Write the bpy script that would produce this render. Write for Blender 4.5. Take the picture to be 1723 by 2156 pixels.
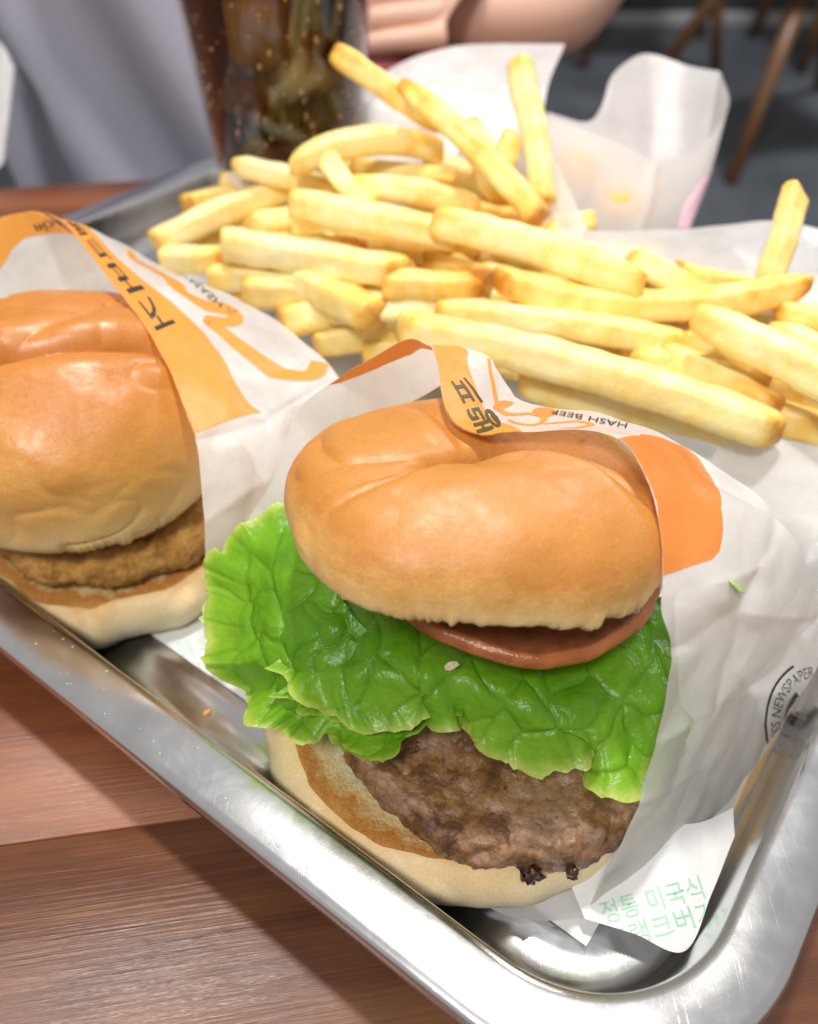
import bpy, bmesh, math, random
import numpy as np
from mathutils import Vector, Matrix
from mathutils.geometry import tessellate_polygon

for o in list(bpy.data.objects):
    bpy.data.objects.remove(o)
SC = bpy.context.scene
COL = SC.collection
R = math.radians

# ------------------------------------------------------------------ camera, world, lamps, exposure
CAM_H, PITCH, FPX, IW, IH = 0.27, R(43.0), 1800.0, 1723.0, 2156.0
cd = bpy.data.cameras.new('camera')
cd.sensor_fit = 'HORIZONTAL'
cd.sensor_width = 36.0
cd.lens = 36.0 * FPX / IW
cd.clip_start, cd.clip_end = 0.01, 60.0
cd.dof.use_dof = True
cd.dof.focus_distance = 0.245
cd.dof.aperture_fstop = 9.5
cam = bpy.data.objects.new('camera', cd)
COL.objects.link(cam)
cam.location = (0, 0, CAM_H)
cam.rotation_euler = (math.pi / 2 - PITCH, 0, 0)
SC.camera = cam

world = bpy.data.worlds.new('World')
SC.world = world
world.use_nodes = True
bg = world.node_tree.nodes['Background']
bg.inputs['Color'].default_value = (1.0, 0.965, 0.93, 1)
bg.inputs['Strength'].default_value = 0.50


def area(name, loc, target, size, power, col):
    l = bpy.data.lights.new(name, 'AREA')
    l.shape = 'DISK'
    l.size = size
    l.energy = power
    l.color = col
    o = bpy.data.objects.new(name, l)
    COL.objects.link(o)
    o.location = loc
    o.rotation_euler = (Vector(target) - Vector(loc)).to_track_quat('-Z', 'Y').to_euler()
    return o


area('ceiling_downlight', (0.05, 0.52, 1.55), (0.0, 0.2, 0.05), 0.14, 23.0, (1.0, 0.955, 0.90))
area('ceiling_downlight', (-0.35, -0.75, 1.60), (0, 0.2, 0.05), 0.35, 23.0, (1.0, 0.965, 0.92))
area('room_light', (1.6, 2.6, 1.9), (1.0, 2.8, -0.7), 0.6, 60.0, (0.95, 0.97, 1.0))

SC.view_settings.view_transform = 'Standard'
SC.view_settings.look = 'None'
SC.view_settings.gamma = 1.0
SC.view_settings.exposure = -0.10
SC.view_settings.use_curve_mapping = False
SC.cycles.use_denoising = True
SC.cycles.max_bounces = 10
SC.cycles.transparent_max_bounces = 12
SC.cycles.transmission_bounces = 8
SC.cycles.caustics_reflective = False
SC.cycles.caustics_refractive = False
SC.cycles.sample_clamp_indirect = 6.0

# ------------------------------------------------------------------ layout helpers (photo point at a real height or distance)
FW = Vector((0, math.cos(PITCH), -math.sin(PITCH)))
UP = Vector((0, math.sin(PITCH), math.cos(PITCH)))


def ray(px, py):
    return Vector((1, 0, 0)) * ((px - IW / 2) / FPX) + UP * ((IH / 2 - py) / FPX) + FW


def at(px, py, d):
    return Vector((0, 0, CAM_H)) + ray(px, py) * d


def atz(px, py, z):
    v = ray(px, py)
    return Vector((0, 0, CAM_H)) + v * ((z - CAM_H) / v.z)


# ------------------------------------------------------------------ object helpers
def tag(o, label=None, cat=None, group=None, kind=None):
    if label: o['label'] = label
    if cat: o['category'] = cat
    if group: o['group'] = group
    if kind: o['kind'] = kind
    return o


def empty(name, loc=(0, 0, 0), rotz=0):
    o = bpy.data.objects.new(name, None)
    o.empty_display_size = 0.02
    o.location = loc
    o.rotation_euler = (0, 0, rotz)
    COL.objects.link(o)
    return o


def mesh_obj(name, verts, faces, mat=None, parent=None, smooth=True, uv=None, attrs=None):
    me = bpy.data.meshes.new(name)
    me.from_pydata([tuple(map(float, v)) for v in verts], [], [tuple(map(int, f)) for f in faces])
    if smooth:
        me.polygons.foreach_set('use_smooth', [True] * len(me.polygons))
    if attrs:
        for k, a in attrs.items():
            at_ = me.attributes.new(k, 'FLOAT', 'POINT')
            at_.data.foreach_set('value', np.asarray(a, dtype=np.float32).ravel())
    me.update()
    if mat: me.materials.append(mat)
    o = bpy.data.objects.new(name, me)
    COL.objects.link(o)
    if parent:
        o.parent = parent
        o.matrix_parent_inverse = Matrix.Translation(-Vector(parent.location)) if parent.parent is None and parent.type == 'EMPTY' else Matrix()
    return o


def grid_faces(nu, nv, wrap=False):
    i = np.arange(nu - (0 if wrap else 1))[:, None]
    j = np.arange(nv - 1)[None, :]
    i2 = (i + 1) % nu
    f = np.stack([i * nv + j, i2 * nv + j, i2 * nv + j + 1, i * nv + j + 1], -1)
    return f.reshape(-1, 4)


# ------------------------------------------------------------------ numpy noise
def _h(ix, iy, iz, s):
    n = (ix.astype(np.int64) * 374761393 + iy.astype(np.int64) * 668265263 + iz.astype(np.int64) * 2147483647 + s * 974711) & 0x7fffffff
    n = ((n ^ (n >> 13)) * 1274126177) & 0x7fffffff
    n = (n ^ (n >> 16)) & 0x7fffffff
    return n / float(0x7fffffff)


def vnoise(p, s=0):
    p = np.asarray(p, float)
    f0 = np.floor(p).astype(np.int64)
    f = p - f0
    f = f * f * (3 - 2 * f)
    r = 0
    for dx in (0, 1):
        for dy in (0, 1):
            for dz in (0, 1):
                w = (f[..., 0] if dx else 1 - f[..., 0]) * (f[..., 1] if dy else 1 - f[..., 1]) * (f[..., 2] if dz else 1 - f[..., 2])
                r = r + w * _h(f0[..., 0] + dx, f0[..., 1] + dy, f0[..., 2] + dz, s)
    return r * 2 - 1


def fbm(p, s=0, octv=3):
    p = np.asarray(p, float)
    r, a = 0, 1.0
    for k in range(octv):
        r = r + a * vnoise(p * (2.03 ** k) + 7.7 * k, s + k)
        a *= 0.5
    return r / 1.6


def worley(x, y, s=0):
    ix, iy = np.floor(x).astype(np.int64), np.floor(y).astype(np.int64)
    f1 = np.full(x.shape, 9.0)
    f2 = np.full(x.shape, 9.0)
    for dx in (-1, 0, 1):
        for dy in (-1, 0, 1):
            cx, cy = ix + dx, iy + dy
            qx = cx + 0.1 + 0.8 * _h(cx, cy, cx * 0, s)
            qy = cy + 0.1 + 0.8 * _h(cx, cy, cx * 0 + 5, s)
            d = np.hypot(x - qx, y - qy)
            n1 = np.minimum(f1, d)
            f2 = np.where(d < f1, f1, np.minimum(f2, d))
            f1 = n1
    return f1, f2


def cr(P, t):
    """Catmull-Rom through P (n,3) at t in [0,n-1]"""
    P = np.asarray(P, float)
    n = len(P)
    ext = np.concatenate([[2 * P[0] - P[1]], P, [2 * P[-1] - P[-2]]])
    i = np.clip(np.floor(t).astype(int), 0, n - 2)
    f = (t - i)[..., None]
    a, b, c, d = ext[i], ext[i + 1], ext[i + 2], ext[i + 3]
    return 0.5 * (2 * b + (c - a) * f + (2 * a - 5 * b + 4 * c - d) * f * f + (3 * b - a - 3 * c + d) * f ** 3)


def resample(P, m):
    P = np.asarray(P, float)
    fine = cr(P, np.linspace(0, len(P) - 1, 400))
    s = np.concatenate([[0], np.cumsum(np.linalg.norm(np.diff(fine, axis=0), axis=1))])
    q = np.linspace(0, s[-1], m)
    return np.stack([np.interp(q, s, fine[:, k]) for k in range(3)], -1)


def surf(cols, nu, nv):
    """cols: (ncol, nrow, 3) control net -> (nu,nv,3)"""
    C = np.asarray(cols, float)
    tu = np.linspace(0, C.shape[0] - 1, nu)
    A = np.stack([cr(C[:, r], tu) for r in range(C.shape[1])], 1)
    tv = np.linspace(0, C.shape[1] - 1, nv)
    return np.stack([cr(A[i], tv) for i in range(nu)], 0)


def normals(G):
    du = np.gradient(G, axis=0)
    dv = np.gradient(G, axis=1)
    n = np.cross(du, dv)
    return n / (np.linalg.norm(n, axis=-1, keepdims=True) + 1e-12)


# ------------------------------------------------------------------ material helpers
class Mat:
    def __init__(s, name):
        s.m = bpy.data.materials.new(name)
        s.m.use_nodes = True
        s.nt = s.m.node_tree
        s.b = s.nt.nodes['Principled BSDF']
        s.out = s.nt.nodes['Material Output']

    def n(s, typ, ins=None, **kw):
        nd = s.nt.nodes.new('ShaderNode' + typ)
        for k, v in kw.items():
            setattr(nd, k, v)
        for k, v in (ins or {}).items():
            s.put(nd.inputs[k], v)
        return nd

    def put(s, sock, v):
        if isinstance(v, bpy.types.NodeSocket):
            s.nt.links.new(v, sock)
        elif isinstance(v, bpy.types.Node):
            s.nt.links.new(v.outputs[0], sock)
        else:
            sock.default_value = v if not (isinstance(v, tuple) and len(v) == 3 and sock.type == 'RGBA') else (*v, 1)

    def set(s, **kw):
        for k, v in kw.items():
            s.put(s.b.inputs[k.replace('_', ' ')], v)
        return s

    def coord(s, scale=(1, 1, 1), rot=(0, 0, 0), loc=(0, 0, 0), kind='Object'):
        tc = s.n('TexCoord')
        mp = s.n('Mapping', {'Vector': tc.outputs[kind], 'Scale': scale, 'Rotation': rot, 'Location': loc})
        return mp.outputs[0]

    def noise(s, vec, scale, detail=4.0, rough=0.55, dist=0.0):
        return s.n('TexNoise', {'Vector': vec, 'Scale': scale, 'Detail': detail, 'Roughness': rough, 'Distortion': dist}).outputs['Fac']

    def ramp(s, fac, stops, interp='LINEAR'):
        nd = s.n('ValToRGB', {'Fac': fac})
        cr_ = nd.color_ramp
        cr_.interpolation = interp
        while len(cr_.elements) < len(stops):
            cr_.elements.new(0.5)
        for e, (p, c) in zip(cr_.elements, stops):
            e.position = p
            e.color = (*c, 1) if len(c) == 3 else c
        return nd.outputs[0]

    def math(s, op, a, b=0.0, clamp=False):
        nd = s.n('Math', operation=op, use_clamp=clamp)
        s.put(nd.inputs[0], a)
        s.put(nd.inputs[1], b)
        return nd.outputs[0]

    def mix(s, fac, a, b, blend='MIX'):
        nd = s.n('Mix', data_type='RGBA', blend_type=blend)
        s.put(nd.inputs[0], fac)
        s.put(nd.inputs[6], a)
        s.put(nd.inputs[7], b)
        return nd.outputs[2]

    def bump(s, h, strength=0.3, dist=0.001, normal=None):
        nd = s.n('Bump', {'Height': h, 'Strength': strength, 'Distance': dist})
        if normal is not None: s.put(nd.inputs['Normal'], normal)
        return nd.outputs[0]

    def attr(s, name):
        return s.n('Attribute', attribute_name=name).outputs['Fac']

    def surface(s, sh):
        s.put(s.out.inputs['Surface'], sh)
        return s


G3 = lambda v: (v, v, v)

# steel tray
m = Mat('satin_steel')
v = m.coord()
n1 = m.noise(v, 22.0, 5)
n2 = m.noise(v, 1400.0, 3)
smg = m.noise(v, 55.0, 6, 0.65, 0.5)
scr = m.noise(m.coord((1900, 45, 45), (0, 0, 0.62)), 1.0, 2)
scr = m.ramp(scr, [(0.66, G3(0)), (0.72, G3(1))])
rg = m.ramp(m.math('ADD', m.math('MULTIPLY', n1, 0.5), m.math('MULTIPLY', smg, 0.5)), [(0.35, G3(.15)), (0.65, G3(.26))])
m.set(Metallic=1.0, Base_Color=m.ramp(smg, [(0.3, (.64, .65, .67)), (0.7, (.70, .705, .72))]), Roughness=rg)
h = m.math('ADD', m.math('MULTIPLY', n2, 0.6), m.math('MULTIPLY', scr, 0.5))
m.set(Normal=m.bump(h, 0.10, 0.0002))
STEEL = m.m

# table laminate
m = Mat('walnut_laminate')
oi = m.n('ObjectInfo').outputs['Random']
v = m.coord((3.2, 17, 17), (0, 0, 0))
off = m.n('VectorMath', {0: v, 1: m.n('CombineXYZ', {'X': m.math('MULTIPLY', oi, 31.0), 'Y': m.math('MULTIPLY', oi, 17.0)}).outputs[0]}, operation='ADD').outputs[0]
g1 = m.noise(off, 1.6, 6, 0.6, 0.8)
fine = m.noise(m.coord((16, 900, 400)), 1.0, 5, 0.62)
c = m.ramp(g1, [(0.25, (.085, .026, .011)), (0.45, (.14, .046, .018)), (0.58, (.21, .076, .028)), (0.75, (.30, .120, .042))])
c = m.mix(m.math('MULTIPLY', oi, 0.5), c, (.12, .050, .032), 'MIX')
c = m.mix(0.55, c, m.ramp(fine, [(0.35, G3(.72)), (0.65, G3(1.12))]), 'MULTIPLY')
c = m.mix(1.0, c, m.n('ObjectInfo').outputs['Color'], 'MULTIPLY')
m.set(Base_Color=c, Roughness=m.ramp(fine, [(0.35, G3(.44)), (0.65, G3(.28))]), Normal=m.bump(fine, 0.55, 0.0005))
m.b.inputs['Specular IOR Level'].default_value = 0.6
WOOD = m.m


def bread(name, stops, zlo, zhi, rough=0.42, bumpk=0.35, nscale=55.0, coat=0.0, amt=0.35):
    m = Mat(name)
    tc = m.n('TexCoord').outputs['Object']
    z = m.n('SeparateXYZ', {0: tc}).outputs['Z']
    zz = m.n('MapRange', {'Value': z, 'From Min': zlo, 'From Max': zhi}).outputs[0]
    n1 = m.noise(tc, nscale, 5, 0.6)
    n2 = m.noise(tc, 1300.0, 3, 0.6)
    n3 = m.noise(tc, 320.0, 4, 0.6)
    fac = m.math('ADD', zz, m.math('MULTIPLY', m.math('SUBTRACT', n1, 0.5), amt * 2))
    fac = m.math('ADD', fac, m.math('MULTIPLY', m.math('SUBTRACT', m.noise(tc, nscale * 4.5, 4, 0.65, 0.6), 0.5), amt * 0.9))
    c = m.ramp(fac, stops)
    c = m.mix(0.55, c, m.ramp(n2, [(0.3, (.80, .76, .70)), (0.7, (1.12, 1.12, 1.12))]), 'MULTIPLY')
    m.set(Base_Color=c, Roughness=m.ramp(n3, [(0.3, G3(rough - .08)), (0.7, G3(rough + .12))]))
    hh = m.math('ADD', n2, m.math('MULTIPLY', n3, 0.6))
    m.set(Normal=m.bump(hh, bumpk, 0.0006))
    m.set(Subsurface_Weight=0.07, Subsurface_Radius=(.003, .0018, .001), Subsurface_Scale=1.0, Coat_Weight=coat, Coat_Roughness=0.35)
    return m.m


CROWN = bread('toasted_crown', [(0.0, (.84, .69, .42)), (0.22, (.76, .55, .25)), (0.46, (.65, .37, .115)), (0.72, (.49, .205, .040))], -0.012, 0.0155, 0.42, 0.26, 30, 0.08, 0.34)
CROWN2 = bread('glossy_crown', [(0.0, (.76, .54, .23)), (0.32, (.69, .41, .125)), (0.60, (.60, .29, .065)), (0.9, (.48, .18, .032))], -0.014, 0.040, 0.36, 0.18, 30, 0.18, 0.25)
HEEL = bread('pale_bottom_bun', [(0.0, (.86, .77, .55)), (0.50, (.85, .71, .45)), (0.80, (.80, .54, .24)), (1.0, (.66, .33, .09))], -0.008, 0.017, 0.5, 0.14, 60, 0.0, 0.25)

# toasted cut face of the bottom bun
m = Mat('toasted_crumb')
tc = m.n('TexCoord').outputs['Object']
n1 = m.noise(tc, 90.0, 5, 0.65)
n2 = m.noise(tc, 900.0, 4, 0.7)
rim = m.attr('rim')
f = m.math('ADD', rim, m.math('MULTIPLY', m.math('SUBTRACT', n1, 0.5), 0.9))
c = m.ramp(f, [(0.25, (.76, .66, .42)), (0.44, (.72, .52, .22)), (0.60, (.52, .20, .03)), (0.82, (.62, .30, .07))])
c = m.mix(0.7, c, m.ramp(n2, [(0.3, G3(.62)), (0.65, G3(1.12))]), 'MULTIPLY')
m.set(Base_Color=c, Roughness=0.6, Normal=m.bump(n2, 0.8, 0.0012))
CRUMB = m.m

# beef patty
m = Mat('grilled_beef')
tc = m.n('TexCoord').outputs['Object']
dst = m.n('TexNoise', {'Vector': tc, 'Scale': 220.0, 'Detail': 3.0}).outputs['Color']
wv = m.n('VectorMath', {0: tc, 1: m.n('VectorMath', {0: dst, 'Scale': 0.0045}, operation='SCALE').outputs[0]}, operation='ADD').outputs[0]
vo = m.n('TexVoronoi', {'Vector': wv, 'Scale': 210.0, 'Randomness': 1.0})
vd, vc = vo.outputs['Distance'], vo.outputs['Color']
n1 = m.noise(tc, 70.0, 6, 0.65, 0.6)
n2 = m.noise(tc, 600.0, 5, 0.7)
n3 = m.noise(tc, 120.0, 5, 0.6, 1.2)
cellv = m.n('SeparateXYZ', {0: vc}).outputs['X']
f = m.math('ADD', m.math('MULTIPLY', n1, 0.87), m.math('MULTIPLY', cellv, 0.13))
c = m.ramp(f, [(0.30, (.060, .024, .010)), (0.41, (.14, .058, .020)), (0.49, (.25, .115, .036)), (0.56, (.30, .170, .098)), (0.72, (.22, .115, .060))])
c = m.mix(m.ramp(vd, [(0.5, G3(0)), (0.85, G3(.5))]), c, (.09, .035, .018))  # darkens gaps between the meat grains: crevice shade put into the colour
c = m.mix(m.ramp(n3, [(0.60, G3(0)), (0.70, G3(.9))]), c, (.030, .012, .008))
c = m.mix(0.6, c, m.ramp(n2, [(0.3, G3(.6)), (0.68, G3(1.25))]), 'MULTIPLY')
hh = m.math('ADD', m.math('MULTIPLY', m.math('SUBTRACT', 1.0, vd), 1.3), m.math('MULTIPLY', n2, 0.7))
m.set(Base_Color=c, Roughness=m.ramp(n2, [(0.35, G3(.14)), (0.62, G3(.42))]), Normal=m.bump(hh, 0.55, 0.0014))
m.b.inputs['Specular IOR Level'].default_value = 0.6
BEEF = m.m

m = Mat('breaded_cutlet')
tc = m.n('TexCoord').outputs['Object']
n1 = m.noise(tc, 130.0, 6, 0.7, 0.4)
n2 = m.noise(tc, 520.0, 5, 0.7)
c = m.ramp(n1, [(0.28, (.26, .095, .018)), (0.45, (.54, .25, .05)), (0.6, (.70, .38, .09)), (0.78, (.76, .50, .18))])
c = m.mix(0.7, c, m.ramp(n2, [(0.3, G3(.5)), (0.68, G3(1.25))]), 'MULTIPLY')
m.set(Base_Color=c, Roughness=0.5, Normal=m.bump(n2, 1.0, 0.002))
BREADED = m.m

# tomato
m = Mat('tomato_flesh')
tc = m.n('TexCoord').outputs['Object']
n1 = m.noise(tc, 160.0, 4)
n2 = m.noise(tc, 1500.0, 3)
sk = m.attr('skin')
c = m.mix(sk, m.ramp(n1, [(0.3, (.13, .038, .016)), (0.7, (.23, .075, .032))]), m.ramp(n1, [(0.3, (.30, .075, .018)), (0.7, (.40, .14, .035))]))
m.set(Base_Color=c, Roughness=0.22, Normal=m.bump(n2, 0.35, 0.0005), Subsurface_Weight=0.2, Subsurface_Radius=(.006, .002, .001), Subsurface_Scale=1.0)
TOMATO = m.m

# lettuce
m = Mat('lettuce')
tc = m.n('TexCoord').outputs['Object']
n1 = m.noise(tc, 60.0, 4)
n2 = m.noise(tc, 700.0, 4, 0.6)
e = m.attr('edge')
cell = m.attr('cell')
c = m.ramp(m.math('ADD', m.math('MULTIPLY', e, 0.62), m.math('MULTIPLY', n1, 0.62)), [(0.18, (.095, .30, .009)), (0.42, (.19, .47, .017)), (0.72, (.31, .57, .04)), (1.0, (.56, .69, .15))])
c = m.mix(m.ramp(cell, [(0.0, G3(.5)), (0.08, G3(.08)), (0.25, G3(0))]), c, (.085, .26, .012))
c = m.mix(0.35, c, m.ramp(n2, [(0.3, G3(.75)), (0.7, G3(1.1))]), 'MULTIPLY')
n4 = m.noise(tc, 260.0, 4, 0.6, 1.0)
m.set(Base_Color=c, Roughness=0.26, Normal=m.bump(m.math('ADD', m.math('MULTIPLY', n2, 0.4), n4), 0.45, 0.0010))
m.b.inputs['Specular IOR Level'].default_value = 0.50
tr = m.n('BsdfTranslucent', {'Color': m.mix(1.0, c, (1.0, 1.0, .35), 'MULTIPLY')})
mx = m.n('MixShader', {0: 0.42, 1: m.b.outputs[0], 2: tr.outputs[0]})
m.surface(mx.outputs[0])
LETTUCE = m.m


def paper(name, col, trans=0.42, clear=0.10, rough=0.35, grease=True):
    m = Mat(name)
    tc = m.n('TexCoord').outputs['Object']
    n1 = m.noise(tc, 420.0, 5, 0.7)
    n2 = m.noise(tc, 45.0, 4, 0.6)
    c = m.mix(0.5, col, m.ramp(n1, [(0.3, G3(.92)), (0.7, G3(1.03))]), 'MULTIPLY')
    m.set(Base_Color=c, Roughness=rough, Normal=m.bump(m.math('ADD', n1, m.math('MULTIPLY', n2, 2.0)), 0.25, 0.0008))
    tl = m.n('BsdfTranslucent', {'Color': c})
    a = m.n('MixShader', {0: trans, 1: m.b.outputs[0], 2: tl.outputs[0]})
    tp = m.n('BsdfTransparent', {'Color': (1.0, 0.985, 0.97)})
    cf = m.ramp(n2, [(0.40, G3(clear * .6)), (0.70, G3(min(1, clear * 1.5)))]) if grease else clear
    b = m.n('MixShader', {0: cf, 1: a.outputs[0], 2: tp.outputs[0]})
    m.surface(b.outputs[0])
    return m.m


WRAP = paper('waxed_wrapper_paper', (.93, .93, .93), 0.50, 0.12, 0.28)
WRAP_THIN = paper('thin_glassine_paper', (.91, .90, .89), 0.50, 0.20, 0.28)
BAG = paper('bag_paper', (.86, .85, .85), 0.62, 0.16)
LINER = paper('tray_liner_paper', (.86, .87, .87), 0.20, 0.0, 0.5, False)
ORANGE = paper('orange_print', (.86, .40, .075), 0.40, 0.0, 0.4, False)
ORANGE2 = paper('deep_orange_print', (.80, .30, .07), 0.40, 0.0, 0.4, False)


def plain(name, col, rough=0.5, metallic=0.0, spec=0.5):
    m = Mat(name)
    m.set(Base_Color=(*col, 1), Roughness=rough, Metallic=metallic)
    m.b.inputs['Specular IOR Level'].default_value = spec
    tc = m.n('TexCoord').outputs['Object']
    n = m.noise(tc, 300.0, 4)
    m.set(Base_Color=m.mix(0.5, (*col, 1), m.ramp(n, [(0.3, G3(.8)), (0.7, G3(1.15))]), 'MULTIPLY'))
    return m.m


INK = plain('black_ink', (.018, .016, .010), 0.5)
OLIVE = plain('olive_black_ink', (.055, .045, .006), 0.5)
GREENINK = plain('pale_green_ink', (.34, .62, .44), 0.6)
PINKINK = plain('pink_print', (.80, .52, .62), 0.5)

# french fry
m = Mat('fried_potato')
tc = m.n('TexCoord').outputs['Object']
oi = m.n('ObjectInfo').outputs['Random']
n1 = m.noise(tc, 70.0, 4, 0.6)
n2 = m.noise(tc, 650.0, 4, 0.65)
tip = m.attr('tip')
edge = m.attr('edge')
f = m.math('ADD', m.math('MULTIPLY', n1, 0.85), m.math('ADD', m.math('MULTIPLY', oi, 0.26), m.math('MULTIPLY', tip, 0.30)))
f = m.math('ADD', f, m.math('MULTIPLY', edge, 0.06))
c = m.ramp(f, [(0.40, (.94, .84, .50)), (0.60, (.93, .75, .30)), (0.78, (.89, .58, .125)), (1.05, (.64, .26, .03))])
c = m.mix(0.35, c, m.ramp(n2, [(0.3, G3(.86)), (0.7, G3(1.06))]), 'MULTIPLY')
m.set(Base_Color=c, Roughness=0.36, Normal=m.bump(m.math('ADD', n2, m.noise(tc, 240.0, 4, 0.6)), 0.30, 0.0009), Subsurface_Weight=0.32, Subsurface_Radius=(.0060, .0030, .0006), Subsurface_Scale=1.0)
FRY = m.m

# drink
def clear(name, tint, rough, ior):
    m = Mat(name)
    tp = m.n('BsdfTransparent', {'Color': (*tint, 1)})
    gl = m.n('BsdfGlossy', {'Color': (1, 1, 1, 1), 'Roughness': rough})
    fc = m.n('LayerWeight', {'Blend': 0.5}).outputs['Facing']
    fr = m.math('ADD', m.math('MULTIPLY', m.math('POWER', fc, 4.0), ior - 1.0), 0.03)
    mx = m.n('MixShader', {0: fr, 1: tp.outputs[0], 2: gl.outputs[0]})
    m.surface(mx.outputs[0])
    return m


CUPMAT = clear('clear_cup_plastic', (.97, .97, .97), 0.08, 1.7).m
m = clear('cola_liquid', (1, .96, .9), 0.05, 1.12)
va = m.n('VolumeAbsorption', {'Color': (.55, .22, .05), 'Density': 120.0})
m.put(m.out.inputs['Volume'], va.outputs[0])
COLA = m.m
m = Mat('amber_ice')
m.set(Base_Color=(.50, .36, .12), Roughness=0.12, Transmission_Weight=0.6, IOR=1.2)
ICE = m.m
BUBBLE = plain('cola_bubbles', (.45, .25, .10), 0.12)

SKIN = bread('skin', [(0.0, (.66, .40, .30)), (1.0, (.70, .44, .34))], -1, 1, 0.5, 0.05)
m = Mat('grey_cotton')
tc = m.n('TexCoord').outputs['Object']
n1 = m.noise(tc, 900.0, 3)
m.set(Base_Color=m.ramp(n1, [(0.3, (.30, .30, .38)), (0.7, (.40, .40, .48))]), Roughness=0.85, Normal=m.bump(n1, 0.3, 0.0005))
COTTON = m.m
RED = plain('red_plastic', (.45, .06, .08), 0.35)
WHITE = plain('white_cloth', (.50, .50, .50), 0.8)
m = Mat('floor_concrete')
tc = m.n('TexCoord').outputs['Object']
n1 = m.noise(tc, 1.6, 5, 0.6)
n2 = m.noise(tc, 40.0, 4, 0.6)
c = m.ramp(n1, [(0.3, (.05, .058, .068)), (0.7, (.12, .130, .145))])
c = m.mix(0.5, c, m.ramp(n2, [(0.3, G3(.8)), (0.7, G3(1.1))]), 'MULTIPLY')
m.set(Base_Color=c, Roughness=0.42, Normal=m.bump(n2, 0.1, 0.002))
FLOOR = m.m
DARKWALL = plain('dark_plinth', (.022, .026, .030), 0.6)
PALE = plain('pale_skirting', (.34, .34, .35), 0.5)
CHAIRWOOD = plain('chair_wood', (.15, .065, .02), 0.45)
CHAIRBLACK = plain('chair_seat_black', (.02, .018, .016), 0.5)
CHEESE = bread('fried_cheese_ball', [(0.0, (.80, .42, .10)), (1.0, (.80, .42, .10))], -1, 1, 0.5, 0.3)
CHAR = plain('charred_crust', (.045, .018, .010), 0.3)
m = Mat('lettuce_scrap_green')
m.set(Base_Color=(.30, .48, .12), Roughness=0.4)
GREENSCRAP = m.m
m = Mat('grease_droplet')
m.set(Base_Color=(.9, .9, .88), Roughness=0.04, Metallic=0.6)
DROP = m.m

# ================================================================== SETTING: floor, far wall base
FZ = -0.73
tag(mesh_obj('floor', [(-6, -3, FZ), (7, -3, FZ), (7, 9, FZ), (-6, 9, FZ)], [(0, 1, 2, 3)], FLOOR), kind='structure')


def box_vf(x0, x1, y0, y1, z0, z1):
    v = [(x0, y0, z0), (x1, y0, z0), (x1, y1, z0), (x0, y1, z0), (x0, y0, z1), (x1, y0, z1), (x1, y1, z1), (x0, y1, z1)]
    return v, [(0, 3, 2, 1), (4, 5, 6, 7), (0, 1, 5, 4), (1, 2, 6, 5), (2, 3, 7, 6), (3, 0, 4, 7)]


def box(name, x0, x1, y0, y1, z0, z1, mat, parent=None, bev=0.0, seg=2):
    v, f = box_vf(x0, x1, y0, y1, z0, z1)
    o = mesh_obj(name, v, f, mat, parent, smooth=bev > 0)
    if bev:
        bm = bmesh.new()
        bm.from_mesh(o.data)
        bmesh.ops.bevel(bm, geom=bm.edges[:], offset=bev, segments=seg, affect='EDGES', profile=0.6)
        bm.to_mesh(o.data)
        bm.free()
        o.data.polygons.foreach_set('use_smooth', [True] * len(o.data.polygons))
    return o


w = box('wall', -6, 7, 4.25, 4.45, FZ, 1.6, DARKWALL)
tag(w, kind='structure')
sk = box('skirting', -6, 7, 4.20, 4.248, FZ, FZ + 0.05, PALE, w, 0.004)

# ================================================================== TABLE (planks laid along an axis turned 8.7 degrees)
TA = R(8.7)
tdir = Vector((math.cos(TA), math.sin(TA), 0))
tnor = Vector((-math.sin(TA), math.cos(TA), 0))
table = empty('table', (0, 0.3, FZ))
tag(table, 'brown wood-grain plank table under the steel tray', 'table')
seams = [-0.36, -0.25, -0.145, -0.045, 0.055, 0.1485, 0.245, 0.34, 0.435, 0.53, 0.62, 0.70]
for a_, b_ in zip(seams[:-1], seams[1:]):
    o = box('plank', -0.9, 0.285, -(b_ - a_) / 2 + 0.00012, (b_ - a_) / 2 - 0.00012, -0.03, 0.0, WOOD, table, 0.0004, 1)
    o.color = ((.80, .86, 1.05, 1) if a_ < 0.1 else (1.25, 1.05, .85, 1))
    o.location = tnor * ((a_ + b_) / 2)
    o.rotation_euler = (0, 0, TA)
for (p_, q_) in ((-0.8, -0.28), (0.2, -0.28), (-0.8, 0.62), (0.2, 0.62)):
    c_ = tdir * p_ + tnor * q_
    box('leg', c_.x - .02, c_.x + .02, c_.y - .02, c_.y + .02, FZ, -0.031, CHAIRBLACK, table, 0.003)

# ================================================================== TRAY
TH = R(143.3)
ta = Vector((math.cos(TH), math.sin(TH), 0))
tb = Vector((ta.y, -ta.x, 0))
TA0, TA1, TB0, TB1 = -0.032, 0.499, 0.0633, 0.462


def rrect(o, z, r0=0.062, n=20):
    pts = []
    a0, a1, b0, b1 = TA0 + o, TA1 - o, TB0 + o, TB1 - o
    r = max(r0 - o, 0.006)
    for (ca, cb, s) in ((a1 - r, b1 - r, 0), (a0 + r, b1 - r, 90), (a0 + r, b0 + r, 180), (a1 - r, b0 + r, 270)):
        for k in range(n + 1):
            t = R(s + 90.0 * k / n)
            p = ta * (ca + r * math.cos(t)) + tb * (cb + r * math.sin(t))
            pts.append((p.x, p.y, z))
    # extra points along straight sides come from the corner arcs only
    return pts


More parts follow.
